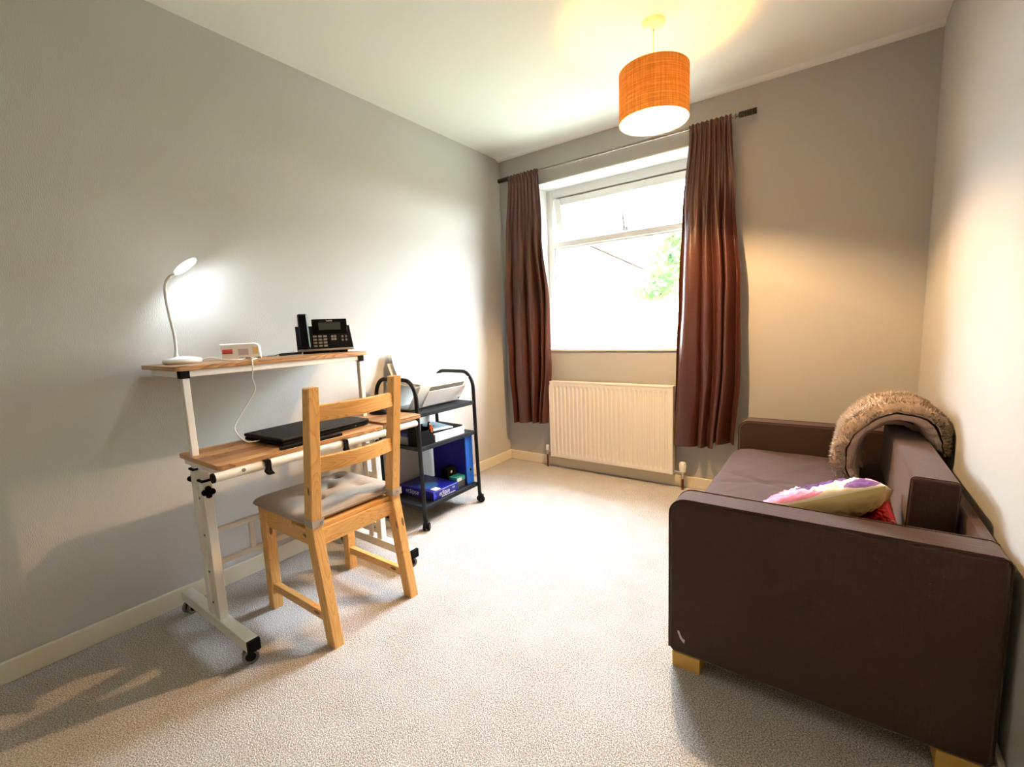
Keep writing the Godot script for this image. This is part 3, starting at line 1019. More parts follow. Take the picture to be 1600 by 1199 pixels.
func desk_things() -> void:
	var ys := 1.0165
	# desk lamp
	var l := thing("desk_lamp", "lit white gooseneck desk lamp standing on the upper walnut shelf", "lamp", Vector3(0.17, ys, 2.34))
	var bs := mb(at(Vector3(0.17, ys, 2.335)))
	bs.lathe([Vector2(0.001, 0), Vector2(0.056, 0.0), Vector2(0.0615, 0.004), Vector2(0.064, 0.012), Vector2(0.060, 0.019), Vector2(0.035, 0.025), Vector2(0.015, 0.028), Vector2(0.001, 0.029)], 40)
	part("base", bs, M.plastic, l)
	part("neck_socket", mb(at(Vector3(0.165, ys + 0.024, 2.352))).lathe([Vector2(0.012, 0), Vector2(0.007, 0.008), Vector2(0.0055, 0.018), Vector2(0.001, 0.018)], 16), M.plastic, l)
	part("neck", rope([Vector3(0.165, ys + 0.03, 2.352), Vector3(0.166, 1.12, 2.350), Vector3(0.168, 1.20, 2.358), Vector3(0.165, 1.27, 2.361), Vector3(0.160, 1.315, 2.355), Vector3(0.162, 1.343, 2.339), Vector3(0.168, 1.354, 2.322)], 0.0052, 6), M.plastic, l)
	var ax := Vector3(-0.05, 0.62, -0.75).normalized()
	var nr := Vector3(-0.12, -0.86, -0.45)
	nr = (nr - ax * nr.dot(ax)).normalized()
	var hx := Transform3D(Basis(ax, nr, ax.cross(nr)), Vector3(0.168, 1.355, 2.322) + ax * 0.048)
	var hs := mb(hx)
	hs.surf(32, 12, func(u, v):
		var a: float = u * TAU
		var p: float = v * PI / 2
		return Vector3(0.052 * cos(a) * sin(p), -0.014 * cos(p) - 0.001, 0.023 * sin(a) * sin(p)), 1.0, true)
	var hm := mat(rgb(250, 250, 250), 0.4)
	hm.emission_enabled = true
	hm.emission = Color(0.95, 0.97, 1.0)
	hm.emission_energy_multiplier = 0.9  # glow added to the housing so the lit head looks bright from behind
	part("head", hs, hm, l, "white head with glow added to its housing")
	var em := mat(rgb(255, 255, 255), 0.4)
	em.emission_enabled = true
	em.emission = Color(0.94, 0.97, 1.0)
	em.emission_energy_multiplier = 5.0
	var ls := mb(hx)
	ls.surf(32, 16, func(u, v):
		var a: float = u * TAU
		var p: float = v * PI
		return Vector3(0.050 * cos(a) * sin(p), 0.002 - 0.011 * cos(p), 0.0215 * sin(a) * sin(p)), -1.0, true)
	part("lamp_lens", ls, em, l, "glowing white lens")
	var sp := SpotLight3D.new()
	sp.name = "desk_lamp_light"
	sp.light_color = Color(0.90, 0.95, 1.0)
	sp.light_energy = 0.10
	sp.spot_angle = 86.0
	sp.spot_angle_attenuation = 0.5
	sp.spot_range = 4.0
	sp.spot_attenuation = 2.0
	sp.light_size = 0.02
	sp.shadow_enabled = true
	add_child(sp)
	sp.transform = Transform3D(Basis.looking_at(nr, ax), hx.origin + nr * 0.03)
	# white gadget with a red label
	var g := thing("white_box", "white plastic box with a small red label beside the desk lamp", "box", Vector3(0.19, ys, 2.10))
	var gp := PackedVector2Array([Vector2(2.034, ys), Vector2(2.172, ys), Vector2(2.178, ys + 0.066)])
	for i in 8:
		var a := PI / 2 * i / 7.0
		gp.append(Vector2(2.058 - 0.024 * sin(a), ys + 0.040 + 0.026 * cos(a)))
	var gx := Transform3D(Basis(Vector3(0, 0, 1), Vector3(0, 1, 0), Vector3(1, 0, 0)), Vector3.ZERO)
	part("body", mb(gx).prism(gp, 0.145, 0.225, 0.003), M.plastic, g)
	part("label_sticker", mb().box(Vector3(0.2245, ys + 0.026, 2.134), Vector3(0.2258, ys + 0.044, 2.170), 0.0), mat(rgb(205, 78, 72), 0.6), g)
	part("label_line", mb().box(Vector3(0.2248, ys + 0.026, 2.134), Vector3(0.2262, ys + 0.031, 2.170), 0.0), mat(rgb(150, 50, 50), 0.6), g)
	part("panel", mb().box(Vector3(0.2245, ys + 0.018, 2.078), Vector3(0.2256, ys + 0.044, 2.115), 0.0005), mat(rgb(205, 190, 196), 0.5), g)
	part("panel", mb().box(Vector3(0.2245, ys + 0.020, 2.042), Vector3(0.2256, ys + 0.050, 2.062), 0.0005), mat(rgb(236, 206, 160), 0.5), g)
	part("seam", mb().box(Vector3(0.2245, ys + 0.0045, 2.033), Vector3(0.2256, ys + 0.0075, 2.112), 0.0), M.black_matt, g)
	g.rotation.y = deg_to_rad(-28.0)
	g.position = Vector3(0.175, ys, 2.118)
	# cables
	solo("lamp_cable", rope([Vector3(0.20, ys + 0.014, 2.278), Vector3(0.215, ys + 0.018, 2.255), Vector3(0.24, ys + 0.006, 2.215), Vector3(0.25, ys + 0.003, 2.18), Vector3(0.242, ys + 0.003, 2.155), Vector3(0.238, ys + 0.006, 2.14)], 0.0022), M.plastic,
		"white cable running from desk lamp base to white box", "cable")
	solo("charging_cable", rope([Vector3(0.224, ys + 0.006, 2.11), Vector3(0.26, ys + 0.003, 2.105), Vector3(0.33, ys + 0.0028, 2.155), Vector3(0.366, ys + 0.001, 2.172), Vector3(0.372, 0.985, 2.176), Vector3(0.365, 0.95, 2.178), Vector3(0.35, 0.905, 2.165), Vector3(0.34, 0.865, 2.185), Vector3(0.335, 0.82, 2.215), Vector3(0.335, 0.77, 2.248), Vector3(0.35, 0.735, 2.246), Vector3(0.372, 0.709, 2.228), Vector3(0.385, 0.706, 2.205), Vector3(0.39, 0.7068, 2.183)], 0.0024), M.plastic,
		"white cable hanging from the upper shelf down to the laptop", "cable")
	# telephone
	var t := thing("desk_phone", "black office desk phone with small screen on the upper shelf", "phone", Vector3(0.20, ys, 1.74))
	var turn := Basis(Vector3.UP, deg_to_rad(-28.0))
	var px := Transform3D(turn * Basis(Vector3(0, 0, -0.85), Vector3(-0.22, 0.975, 0).normalized(), Vector3(0.975, 0.22, 0).normalized()), Vector3(0.212, ys + 0.016, 1.76))
	# px: x to the viewer's right, y up the sloping face, z out of the face
	var bd := mb(px)
	bd.prism(PackedVector2Array([Vector2(-0.145, 0.0), Vector2(0.152, 0.0), Vector2(0.139, 0.118), Vector2(-0.146, 0.118)]), -0.030, 0.0, 0.003)
	part("body", bd, M.black, t)
	var disp := mb(px)
	disp.box(Vector3(-0.060, 0.080, -0.022), Vector3(0.126, 0.150, 0.004), 0.003, 2)
	part("display", disp, M.black_gloss, t)
	part("screen", mb(px).box(Vector3(-0.026, 0.096, 0.0035), Vector3(0.090, 0.132, 0.0048), 0.0), M.screen, t)
	lettering("maker_name", "Yealink", 0.0075, M.print_white, t, px * at(Vector3(0.032, 0.141, 0.0048)))
	part("chin", mb(px).box(Vector3(-0.143, -0.004, -0.012), Vector3(0.150, 0.006, 0.003), 0.002), M.silver, t)
	var foot := mb(Transform3D(turn, Vector3(0.212, ys, 1.76)))
	foot.box(Vector3(-0.06, 0, -0.10), Vector3(0.0, 0.03, 0.10), 0.004)
	part("foot", foot, M.black_matt, t)
	for r in 4:
		for c in 3:
			var kx := -0.060 + c * 0.0265
			var ky := 0.066 - r * 0.0155
			part("key", mb(px).box(Vector3(kx, ky - 0.0045, -0.001), Vector3(kx + 0.019, ky + 0.0045, 0.003), 0.001), M.silver, t)
	var nav := mb(px)
	for q in [Vector2(0.041, 0.064), Vector2(0.056, 0.064), Vector2(0.041, 0.050), Vector2(0.056, 0.050)]:
		nav.box(Vector3(q.x - 0.006, q.y - 0.005, -0.001), Vector3(q.x + 0.006, q.y + 0.005, 0.003), 0.001)
	part("navigation_key", nav, M.silver, t)
	for q in [Vector2(0.095, 0.062), Vector2(0.115, 0.062), Vector2(0.095, 0.045), Vector2(0.115, 0.045)]:
		part("round_key", mb(px * at(Vector3(q.x, q.y, -0.001), Vector3(90, 0, 0))).lathe([Vector2(0.001, 0.003), Vector2(0.005, 0.003), Vector2(0.006, 0.001), Vector2(0.006, 0.0)], 12), M.grey, t)
	var hs2 := mb(px)
	hs2.prism(PackedVector2Array([Vector2(-0.132, 0.012), Vector2(-0.078, 0.008), Vector2(-0.080, 0.11), Vector2(-0.082, 0.166), Vector2(-0.090, 0.171), Vector2(-0.124, 0.171), Vector2(-0.131, 0.166), Vector2(-0.131, 0.10)]), 0.0, 0.034, 0.007)
	part("handset", hs2, M.black_gloss, t)
	part("cradle", mb(px).box(Vector3(-0.137, 0.020, -0.02), Vector3(-0.074, 0.10, 0.004), 0.003), M.black, t)
	# coiled handset cord
	var coil := []
	for i in 360:
		var u := i / 359.0
		var z := lerpf(1.862, 1.985, u)
		coil.append(Vector3(0.175 + 0.035 * u + 0.0045 * cos(i * 0.62), ys + 0.008 + 0.0045 * sin(i * 0.62), z))
	coil.append_array([Vector3(0.205, ys + 0.006, 2.0), Vector3(0.19, ys + 0.005, 2.03)])
	part("handset_cord", mb().tube(coil, 0.0016, 5), M.black, t)
	# laptop, closed
	var lap := thing("laptop", "closed black laptop lying on the lower walnut board", "laptop", Vector3(0.40, 0.6945, 2.0))
	var lx := at(Vector3(0.402, 0.6945, 1.983), Vector3(0, 4.0, 0))
	part("base", mb(lx).box(Vector3(-0.135, 0.003, -0.205), Vector3(0.122, 0.016, 0.205), 0.006, 2), M.black_matt, lap)
	part("lid", mb(lx).box(Vector3(-0.137, 0.0165, -0.207), Vector3(0.126, 0.031, 0.207), 0.007, 2), M.black, lap)
	part("hinge", mb(lx).tube([Vector3(-0.134, 0.017, -0.19), Vector3(-0.134, 0.017, 0.19)], 0.009, 10), M.black_matt, lap)
	part("foot", mb(lx).box(Vector3(-0.12, 0.0, -0.18), Vector3(-0.10, 0.004, 0.18), 0.001).box(Vector3(0.08, 0.0, -0.18), Vector3(0.10, 0.004, 0.18), 0.001), M.black_matt, lap)
	part("power_light", mb(lx).box(Vector3(0.1215, 0.010, -0.135), Vector3(0.1235, 0.012, -0.131), 0.0), M.print_white, lap)
	# mouse
	var mo := thing("computer_mouse", "black computer mouse on the small side board behind the chair", "mouse", Vector3(0.37, 0.7035, 1.60))
	var mx := at(Vector3(0.375, 0.7035, 1.605), Vector3(0, 15, 0))
	part("body", mb(mx).surf(28, 14, func(u, v):
		var a: float = u * TAU
		var p: float = v * PI / 2
		var s := pow(sin(p), 0.8)
		return Vector3(0.054 * cos(a) * s, 0.001 + 0.030 * pow(cos(p), 0.8) * (1.0 - 0.25 * cos(a) * s), 0.032 * sin(a) * s), -1.0, true), M.black, mo)
	part("wheel", mb(mx * at(Vector3(0.03, 0.021, 0))).lathe([Vector2(0.001, -0.004), Vector2(0.007, -0.004), Vector2(0.007, 0.004), Vector2(0.001, 0.004)], 14), M.grey, mo)

# ---------------------------------------------------------------- chair
func chair() -> void:
	var c := thing("dining_chair", "honey pine ladder back chair drawn up to the desk", "chair", Vector3(0.56, 0, 2.0))
	var k := 0
	for z in [Vector2(2.166, 2.206), Vector2(1.812, 1.852)]:
		var b := mb()
		b.uvo = Vector2(0.021 + 0.09 * k, 0.02 - 0.21 * k)
		b.prism(PackedVector2Array([Vector2(0.762, 0), Vector2(0.808, 0), Vector2(0.741, 0.40), Vector2(0.738, 0.43), Vector2(0.741, 0.46), Vector2(0.800, 0.932), Vector2(0.760, 0.932), Vector2(0.692, 0.46), Vector2(0.689, 0.43), Vector2(0.691, 0.40)]), z.x, z.y, 0.003)
		part("back_post", b, M.pine, c)
		k += 1
	for z in [Vector2(2.163, 2.203), Vector2(1.806, 1.846)]:
		var b := mb()
		b.uvo = Vector2(0.03 + 0.1 * k, 0.37 * k)
		b.prism(PackedVector2Array([Vector2(0.343, 0), Vector2(0.382, 0), Vector2(0.388, 0.42), Vector2(0.343, 0.42)]), z.x, z.y, 0.003)
		part("leg", b, M.pine, c)
		k += 1
	# rails curve towards the sitter's back
	for r in [Vector3(0.812, 0.868, 0.772), Vector3(0.628, 0.682, 0.748)]:
		var b := mb(Transform3D(Basis(Vector3(1, 0, 0), Vector3(0, 0, 1), Vector3(0, 1, 0)), Vector3.ZERO))
		var out := PackedVector2Array()
		var inn := PackedVector2Array()
		for i in 13:
			var u := i / 12.0
			var bow := 0.026 * sin(PI * u)
			out.append(Vector2(r.z + 0.010 + bow, lerpf(1.850, 2.168, u)))
			inn.append(Vector2(r.z - 0.010 + bow, lerpf(1.850, 2.168, u)))
		inn.reverse()
		out.append_array(inn)
		b.uvo = Vector2(0.06, 0.31 * r.x)
		b.prism(out, r.x, r.y, 0.002, 2)
		# grain runs along the rail
		for i in b.t.size():
			b.t[i] = Vector2(b.v[i].y + b.v[i].x * 0.3 + 0.4 * r.x, b.v[i].z)
		part("back_rail", b, M.pine, c)
	part("apron", mb().box(Vector3(0.708, 0.352, 1.850), Vector3(0.728, 0.412, 2.168), 0.002, 1, 2), M.pine, c)
	part("apron", mb().box(Vector3(0.350, 0.352, 1.844), Vector3(0.370, 0.412, 2.165), 0.002, 1, 2), M.pine, c)
	for z in [Vector2(2.172, 2.192), Vector2(1.818, 1.838)]:
		part("apron", mb().box(Vector3(0.385, 0.352, z.x), Vector3(0.694, 0.412, z.y), 0.002, 1, 0), M.pine, c)
		part("stretcher", mb().box(Vector3(0.378, 0.076, z.x - 0.002), Vector3(0.756, 0.108, z.y + 0.002), 0.003, 1, 0), M.pine, c)
	# seat of three boards
	for i in 3:
		var s := mb()
		s.uvo = Vector2(0.05 * i, 0.3 * i)
		s.box(Vector3(0.335 + i * 0.128, 0.412, 1.812 + (0.042 if i == 2 else 0.0)), Vector3(0.335 + i * 0.128 + 0.127, 0.428, 2.200 - (0.036 if i == 2 else 0.0)), 0.002, 1, 2)
		part("seat", s, M.pine, c)
	# tied-on cushion
	var q := thing("seat_cushion", "taupe tufted seat pad strapped to the pine chair", "cushion", Vector3(0.51, 0.428, 2.0))
	var tufts := [Vector2(0.385, 2.065), Vector2(0.385, 1.880), Vector2(0.47, 1.972), Vector2(0.555, 1.880), Vector2(0.555, 2.065)]
	var x0 := 0.312
	var x1 := 0.706
	var z0 := 1.790
	var z1 := 2.218
	var outline := func(a: float, s: float) -> Vector2:
		var cx := signf(cos(a)) * pow(absf(cos(a)), 0.16)
		var cz := signf(sin(a)) * pow(absf(sin(a)), 0.16)
		var p := Vector2((x0 + x1) / 2 + cx * (x1 - x0) / 2 * s, (z0 + z1) / 2 + cz * (z1 - z0) / 2 * s)
		# notches round the back posts
		return p
	var top := func(u: float, v: float) -> Vector3:
		var p: Vector2 = outline.call(u * TAU, v)
		var y := 0.449 + 0.022 * pow(1.0 - pow(v, 10.0), 0.5)
		for tf in tufts:
			var d: float = p.distance_to(tf)
			y -= 0.020 * exp(-d * d / 0.0004) + 0.009 * exp(-d * d / 0.0022)
		return Vector3(p.x, y, p.y)
	var bot := func(u: float, v: float) -> Vector3:
		var p: Vector2 = outline.call(u * TAU, v)
		return Vector3(p.x, 0.449 - 0.0205 * pow(1.0 - pow(v, 10.0), 0.5), p.y)
	var cb := mb()
	cb.surf(120, 60, top, -1.0, true)
	cb.surf(120, 24, bot, 1.0, true)
	part("pad", cb, M.cushion, q)
	var seam := []
	for i in 121:
		var p: Vector2 = outline.call(TAU * i / 120.0, 1.0)
		seam.append(Vector3(p.x, 0.449, p.y))
	part("piping", mb().tube(seam, 0.0028, 6, false), M.cushion, q)
	for tf in tufts:
		part("button", mb(at(Vector3(tf.x, 0.4475, tf.y))).lathe([Vector2(0.007, 0.0), Vector2(0.0065, 0.0025), Vector2(0.004, 0.004), Vector2(0.0005, 0.0045)], 14), M.cushion, q)
	for s in [0, 1]:
		var zc: float = 2.186 if s == 0 else 1.832
		var zo: float = 1.0 if s == 0 else -1.0
		var st := mb()
		st.box(Vector3(0.694, 0.435, zc + zo * 0.0215 - 0.0015), Vector3(0.745, 0.462, zc + zo * 0.0215 + 0.0015), 0.001)
		st.box(Vector3(0.7435, 0.433, zc - 0.023), Vector3(0.7465, 0.460, zc + 0.023), 0.001)
		st.box(Vector3(0.690, 0.435, zc - zo * 0.0225 - 0.0015), Vector3(0.745, 0.460, zc - zo * 0.0225 + 0.0015), 0.001)
		var so := part("strap", st, M.cushion, q)
		part("press_stud", mb(at(Vector3(0.7465, 0.446, zc + (0.0 if s == 1 else -0.012)), Vector3(0, 0, -90))).lathe([Vector2(0.006, 0.0), Vector2(0.006, 0.002), Vector2(0.003, 0.004), Vector2(0.0005, 0.004)], 12), M.chrome, so)

# ---------------------------------------------------------------- trolley
func trolley() -> void:
	var t := thing("trolley", "black three shelf metal trolley on castors by the wall", "trolley", Vector3(0.215, 0, 1.125))
	for z in [1.362, 0.888]:
		var pts := [Vector3(0.387, 0.045, z), Vector3(0.380, 0.40, z), Vector3(0.378, 0.735, z)]
		for i in range(1, 9):
			var a := PI / 2 * i / 8.0
			pts.append(Vector3(0.378 - 0.085 * (1.0 - cos(a)), 0.735 + 0.105 * sin(a), z))
		for i in range(0, 9):
			var a := PI / 2 * i / 8.0
			pts.append(Vector3(0.130 - 0.085 * sin(a), 0.840 - 0.105 * (1.0 - cos(a)), z))
		pts.append_array([Vector3(0.045, 0.40, z), Vector3(0.045, 0.045, z)])
		part("hoop", mb().tube(pts, 0.0115, 14), M.trolley, t)
		caster(Vector3(0.394, 0.022, z), 0.022, "castor", t, 35.0 if z > 1.0 else -30.0, false)
		caster(Vector3(0.052, 0.022, z), 0.022, "castor", t, 10.0, false)
	for y in [0.655, 0.465, 0.127]:
		var s := mb()
		s.box(Vector3(0.052, y - 0.004, 0.893), Vector3(0.372, y, 1.357), 0.001)
		s.box(Vector3(0.366, y - 0.020, 0.893), Vector3(0.384, y + 0.003, 1.357), 0.002, 1)
		s.box(Vector3(0.040, y - 0.020, 0.893), Vector3(0.056, y + 0.003, 1.357), 0.002, 1)
		s.box(Vector3(0.056, y - 0.020, 0.890), Vector3(0.366, y + 0.001, 0.900), 0.001)
		s.box(Vector3(0.056, y - 0.020, 1.350), Vector3(0.366, y + 0.001, 1.360), 0.001)
		part("shelf", s, M.shelf, t)
		for z in [0.900, 1.350]:
			part("bolt", mb().tube([Vector3(0.382, y - 0.009, z), Vector3(0.387, y - 0.009, z)], 0.004, 8), M.black, t)

func trolley_things() -> void:
	var y1 := 0.655
	var p := thing("printer", "white inkjet printer on the top shelf of the trolley", "printer", Vector3(0.20, y1, 1.11))
	# body: profile in x and y pushed along z
	var gx := Transform3D(Basis(Vector3(1, 0, 0), Vector3(0, 1, 0), Vector3(0, 0, 1)), Vector3.ZERO)
	var prof := PackedVector2Array([Vector2(0.085, y1 + 0.002), Vector2(0.262, y1 + 0.002), Vector2(0.276, y1 + 0.010), Vector2(0.364, y1 + 0.138), Vector2(0.366, y1 + 0.146), Vector2(0.362, y1 + 0.152), Vector2(0.350, y1 + 0.154), Vector2(0.13, y1 + 0.167), Vector2(0.085, y1 + 0.157), Vector2(0.062, y1 + 0.10)])
	part("body", mb(gx).prism(prof, 0.905, 1.325, 0.012), M.plastic, p)
	part("lid", mb(gx).prism(PackedVector2Array([Vector2(0.135, y1 + 0.166), Vector2(0.364, y1 + 0.1525), Vector2(0.368, y1 + 0.155), Vector2(0.364, y1 + 0.158), Vector2(0.145, y1 + 0.174)]), 0.912, 1.318, 0.003), M.white, p)
	# front panel set in the sloping face
	var up := (Vector3(0.364, y1 + 0.138, 0) - Vector3(0.276, y1 + 0.010, 0)).normalized()
	var fx := Transform3D(Basis(Vector3(0, 0, -1), up, Vector3(0, 0, -1).cross(up)), Vector3(0.276, y1 + 0.010, 1.10))
	part("front_panel", mb(fx).box(Vector3(-0.135, 0.004, -0.003), Vector3(0.185, 0.116, 0.003), 0.002), M.plastic, p)
	part("output_slot", mb(fx).prism(rounded_rect(-0.130, 0.120, 0.150, 0.148, 0.006), -0.002, 0.0026, 0.0), M.plastic_grey, p)
	part("brand_badge", mb(fx * at(Vector3(0.168, 0.018, 0.003), Vector3(90, 0, 0))).lathe([Vector2(0.0005, 0.001), Vector2(0.0055, 0.001), Vector2(0.006, 0.0)], 16), M.black, p)
	part("paper_support", mb(Transform3D(Basis(Vector3(0, 0, 1), deg_to_rad(23.0)), Vector3(0.09, y1 + 0.13, 0))).box(Vector3(-0.010, 0.0, 0.99), Vector3(-0.004, 0.145, 1.255), 0.002), M.plastic, p)
	part("paper_guide", mb(Transform3D(Basis(Vector3(0, 0, 1), deg_to_rad(23.0)), Vector3(0.095, y1 + 0.135, 0))).box(Vector3(-0.004, 0.0, 1.240), Vector3(0.014, 0.055, 1.250), 0.002), M.plastic, p)
	# paper loaded in the back feed
	var sh := mb()
	var ptop := func(u: float, v: float, o: float) -> Vector3:
		var z := lerpf(1.236, 1.026, u)
		return Vector3(lerpf(0.116, 0.040, v) - 0.010 * sin(PI * v) + o, lerpf(y1 + 0.14, 0.978, v), z)
	sh.surf(8, 10, func(u, v): return ptop.call(u, v, 0.004), 1.0)
	sh.surf(8, 10, func(u, v): return ptop.call(u, v, 0.0), -1.0)
	for e in [0.0, 1.0]:
		sh.surf(1, 10, func(u, v): return ptop.call(e, v, 0.004 * u), -1.0 if e == 0.0 else 1.0)
	sh.surf(8, 1, func(u, v): return ptop.call(u, 1.0, 0.004 * v), -1.0)
	solo("printer_paper", sh, M.paper, "sheets of blank white paper standing in the back of the printer", "paper")
	# middle shelf
	var y2 := 0.465
	var k := thing("document_box", "white carton of document pockets lettered in purple on middle shelf", "box", Vector3(0.25, y2, 1.09))
	part("carton", mb().box(Vector3(0.13, y2 + 0.001, 0.974), Vector3(0.362, y2 + 0.046, 1.222), 0.002), M.paper, k)
	var fr := Basis(Vector3(0, 0, -1), Vector3(0, 1, 0), Vector3(1, 0, 0))
	lettering("print", "PUNCHED", 0.008, M.purple, k, Transform3D(fr, Vector3(0.362, y2 + 0.031, 1.180)), 0.04)
	lettering("print", "POCKETS", 0.011, M.purple, k, Transform3D(fr, Vector3(0.362, y2 + 0.018, 1.175)), 0.055)
	part("small_print", mb().box(Vector3(0.3618, y2 + 0.010, 1.005), Vector3(0.3624, y2 + 0.014, 1.016), 0.0).box(Vector3(0.3618, y2 + 0.022, 1.003), Vector3(0.3624, y2 + 0.030, 1.005), 0.0), M.purple, k)
	solo("folder", mb(at(Vector3(0.235, y2 + 0.0465, 1.09), Vector3(0, -4, 0))).box(Vector3(-0.105, 0, -0.118), Vector3(0.112, 0.009, 0.130), 0.002), M.black_matt, "black folder between the white carton and the blue brochure", "folder")
	var br := thing("brochure", "pale blue printed brochure lying on top of the black folder", "brochure", Vector3(0.22, y2 + 0.056, 1.12))
	var bx := at(Vector3(0.222, y2 + 0.0558, 1.13), Vector3(0, -14, 0))
	part("cover", mb(bx).box(Vector3(-0.115, 0, -0.095), Vector3(0.115, 0.006, 0.105), 0.001), mat(rgb(190, 220, 236), 0.4), br)
	part("green_corner", mb(bx).box(Vector3(-0.113, 0.0055, 0.03), Vector3(-0.06, 0.0066, 0.103), 0.0), M.green, br)
	part("blue_title", mb(bx).box(Vector3(-0.01, 0.0055, -0.03), Vector3(0.016, 0.0066, 0.085), 0.0).box(Vector3(0.03, 0.0055, 0.01), Vector3(0.04, 0.0066, 0.09), 0.0), mat(rgb(70, 120, 180), 0.4), br)
	part("white_band", mb(bx).box(Vector3(0.09, 0.0055, -0.093), Vector3(0.114, 0.0066, 0.103), 0.0), M.paper, br)
	var pot := thing("pen_pot", "black desk tidy holding pens at the front of middle shelf", "pen pot", Vector3(0.32, y2, 1.29))
	var pb := mb()
	var a0 := Vector3(0.275, y2 + 0.001, 1.236)
	var a1 := Vector3(0.362, y2 + 0.001, 1.346)
	for wl in [[a0, Vector3(a1.x, y2 + 0.004, a1.z)], [a0, Vector3(a0.x + 0.003, y2 + 0.105, a1.z)], [Vector3(a1.x - 0.003, a0.y, a0.z), Vector3(a1.x, y2 + 0.085, a1.z)], [a0, Vector3(a1.x, y2 + 0.09, a0.z + 0.003)], [Vector3(a0.x, a0.y, a1.z - 0.003), Vector3(a1.x, y2 + 0.1, a1.z)], [Vector3(a0.x, a0.y, 1.293), Vector3(a1.x, y2 + 0.085, 1.296)]]:
		pb.box(wl[0], wl[1], 0.001)
	part("holder", pb, M.black_matt, pot)
	var specs := [[Vector3(0.330, y2 + 0.005, 1.262), Vector3(0.345, y2 + 0.125, 1.246), 0.0075, M.black, "black marker pen with a white clip standing in the desk tidy"],
		[Vector3(0.352, y2 + 0.005, 1.258), Vector3(0.356, y2 + 0.108, 1.246), 0.008, M.orange, "orange highlighter pen standing in the black desk tidy"],
		[Vector3(0.350, y2 + 0.005, 1.322), Vector3(0.356, y2 + 0.143, 1.338), 0.007, M.dark_red, "dark red pen standing in the black desk tidy"],
		[Vector3(0.320, y2 + 0.005, 1.315), Vector3(0.322, y2 + 0.14, 1.330), 0.006, mat(rgb(24, 70, 40), 0.4), "dark green pen standing in the black desk tidy"]]
	for s in specs:
		var pn := thing("pen", s[4], "pen", s[0], "pens in the desk tidy")
		part("barrel", mb().tube([s[0], s[0].lerp(s[1], 0.62)], s[2], 10), s[3] if s[3] != M.orange else M.black, pn)
		part("pen_cap", mb().tube([s[0].lerp(s[1], 0.62), s[0].lerp(s[1], 0.97), s[1]], s[2] * 1.12, 10, true, s[2] * 0.9), s[3], pn)
		var o: Vector3 = s[0].lerp(s[1], 0.8) + Vector3(s[2] * 1.2, 0, 0)
		part("clip", mb().box(o - Vector3(0.001, 0.022, 0.002), o + Vector3(0.0015, 0.018, 0.002), 0.0005), M.print_white if s[3] != M.orange else M.orange, pn)
	var gb := thing("storage_box", "flat grey storage box at the back of middle shelf", "box", Vector3(0.16, y2, 1.29))
	part("box_body", mb().box(Vector3(0.065, y2 + 0.001, 1.232), Vector3(0.265, y2 + 0.048, 1.345), 0.002), M.grey, gb)
	part("box_lid", mb().box(Vector3(0.063, y2 + 0.048, 1.230), Vector3(0.267, y2 + 0.068, 1.347), 0.002), mat(rgb(30, 44, 110), 0.5), gb)
	# bottom shelf
	var y3 := 0.127
	var ream := thing("paper_ream", "blue wrapped ream of paper lying on the bottom shelf", "paper ream", Vector3(0.21, y3, 1.16))
	part("wrapper", mb().box(Vector3(0.066, y3 + 0.001, 1.054), Vector3(0.362, y3 + 0.052, 1.266), 0.004, 2), M.blue, ream)
	part("fold", mb(Transform3D(Basis(Vector3(0, 0, 1), Vector3(0, 1, 0), Vector3(-1, 0, 0)), Vector3(0.3622, y3, 0))).prism(PackedVector2Array([Vector2(1.264, 0.004), Vector2(1.264, 0.049), Vector2(1.243, 0.027)]), -0.0008, 0.0, 0.0), mat(rgb(40, 60, 190), 0.3), ream)
	lettering("print", "eclipse", 0.026, M.print_white, ream, Transform3D(fr, Vector3(0.3622, y3 + 0.028, 1.175)), 0.085)
	lettering("print", "A4", 0.013, M.print_white, ream, Transform3D(fr, Vector3(0.3622, y3 + 0.036, 1.098)), 0.02)
	part("white_stripe", mb().box(Vector3(0.3618, y3 + 0.006, 1.085), Vector3(0.3626, y3 + 0.010, 1.20), 0.0), M.print_white, ream)
	lettering("print", "eclipse", 0.026, M.print_white, ream, Transform3D(Basis(), Vector3(0.185, y3 + 0.028, 1.2662)), 0.11)
	part("badge", mb().box(Vector3(0.262, y3 + 0.017, 1.2655), Vector3(0.290, y3 + 0.031, 1.2666), 0.0), M.print_white, ream)
	part("top_label", mb().box(Vector3(0.305, y3 + 0.0515, 1.19), Vector3(0.350, y3 + 0.0525, 1.235), 0.0), M.print_white, ream)
	part("top_swirl", mb(at(Vector3(0.24, y3 + 0.0518, 1.19))).lathe([Vector2(0.0005, 0.0008), Vector2(0.060, 0.0008), Vector2(0.0602, 0.0)], 32), mat(rgb(36, 84, 140), 0.3), ream)
	var bf := thing("ring_binder", "blue lever arch binder standing upright on the bottom shelf", "binder", Vector3(0.21, y3, 0.935))
	part("cover", mb().box(Vector3(0.070, y3 + 0.001, 0.962), Vector3(0.352, y3 + 0.315, 0.967), 0.001).box(Vector3(0.070, y3 + 0.001, 0.900), Vector3(0.352, y3 + 0.315, 0.905), 0.001), M.blue, bf)
	var spx := Transform3D(Basis(Vector3(0, 0, -1), Vector3(0, 1, 0), Vector3(1, 0, 0)), Vector3(0.352, y3 + 0.001, 0.967))
	part("spine", mb(spx).prism(rounded_rect(0.0, 0.0, 0.067, 0.314, 0.003), -0.001, 0.006, 0.002), M.blue_spine, bf)
	part("sheets", mb().box(Vector3(0.085, y3 + 0.006, 0.910), Vector3(0.345, y3 + 0.300, 0.957), 0.0), M.paper, bf)
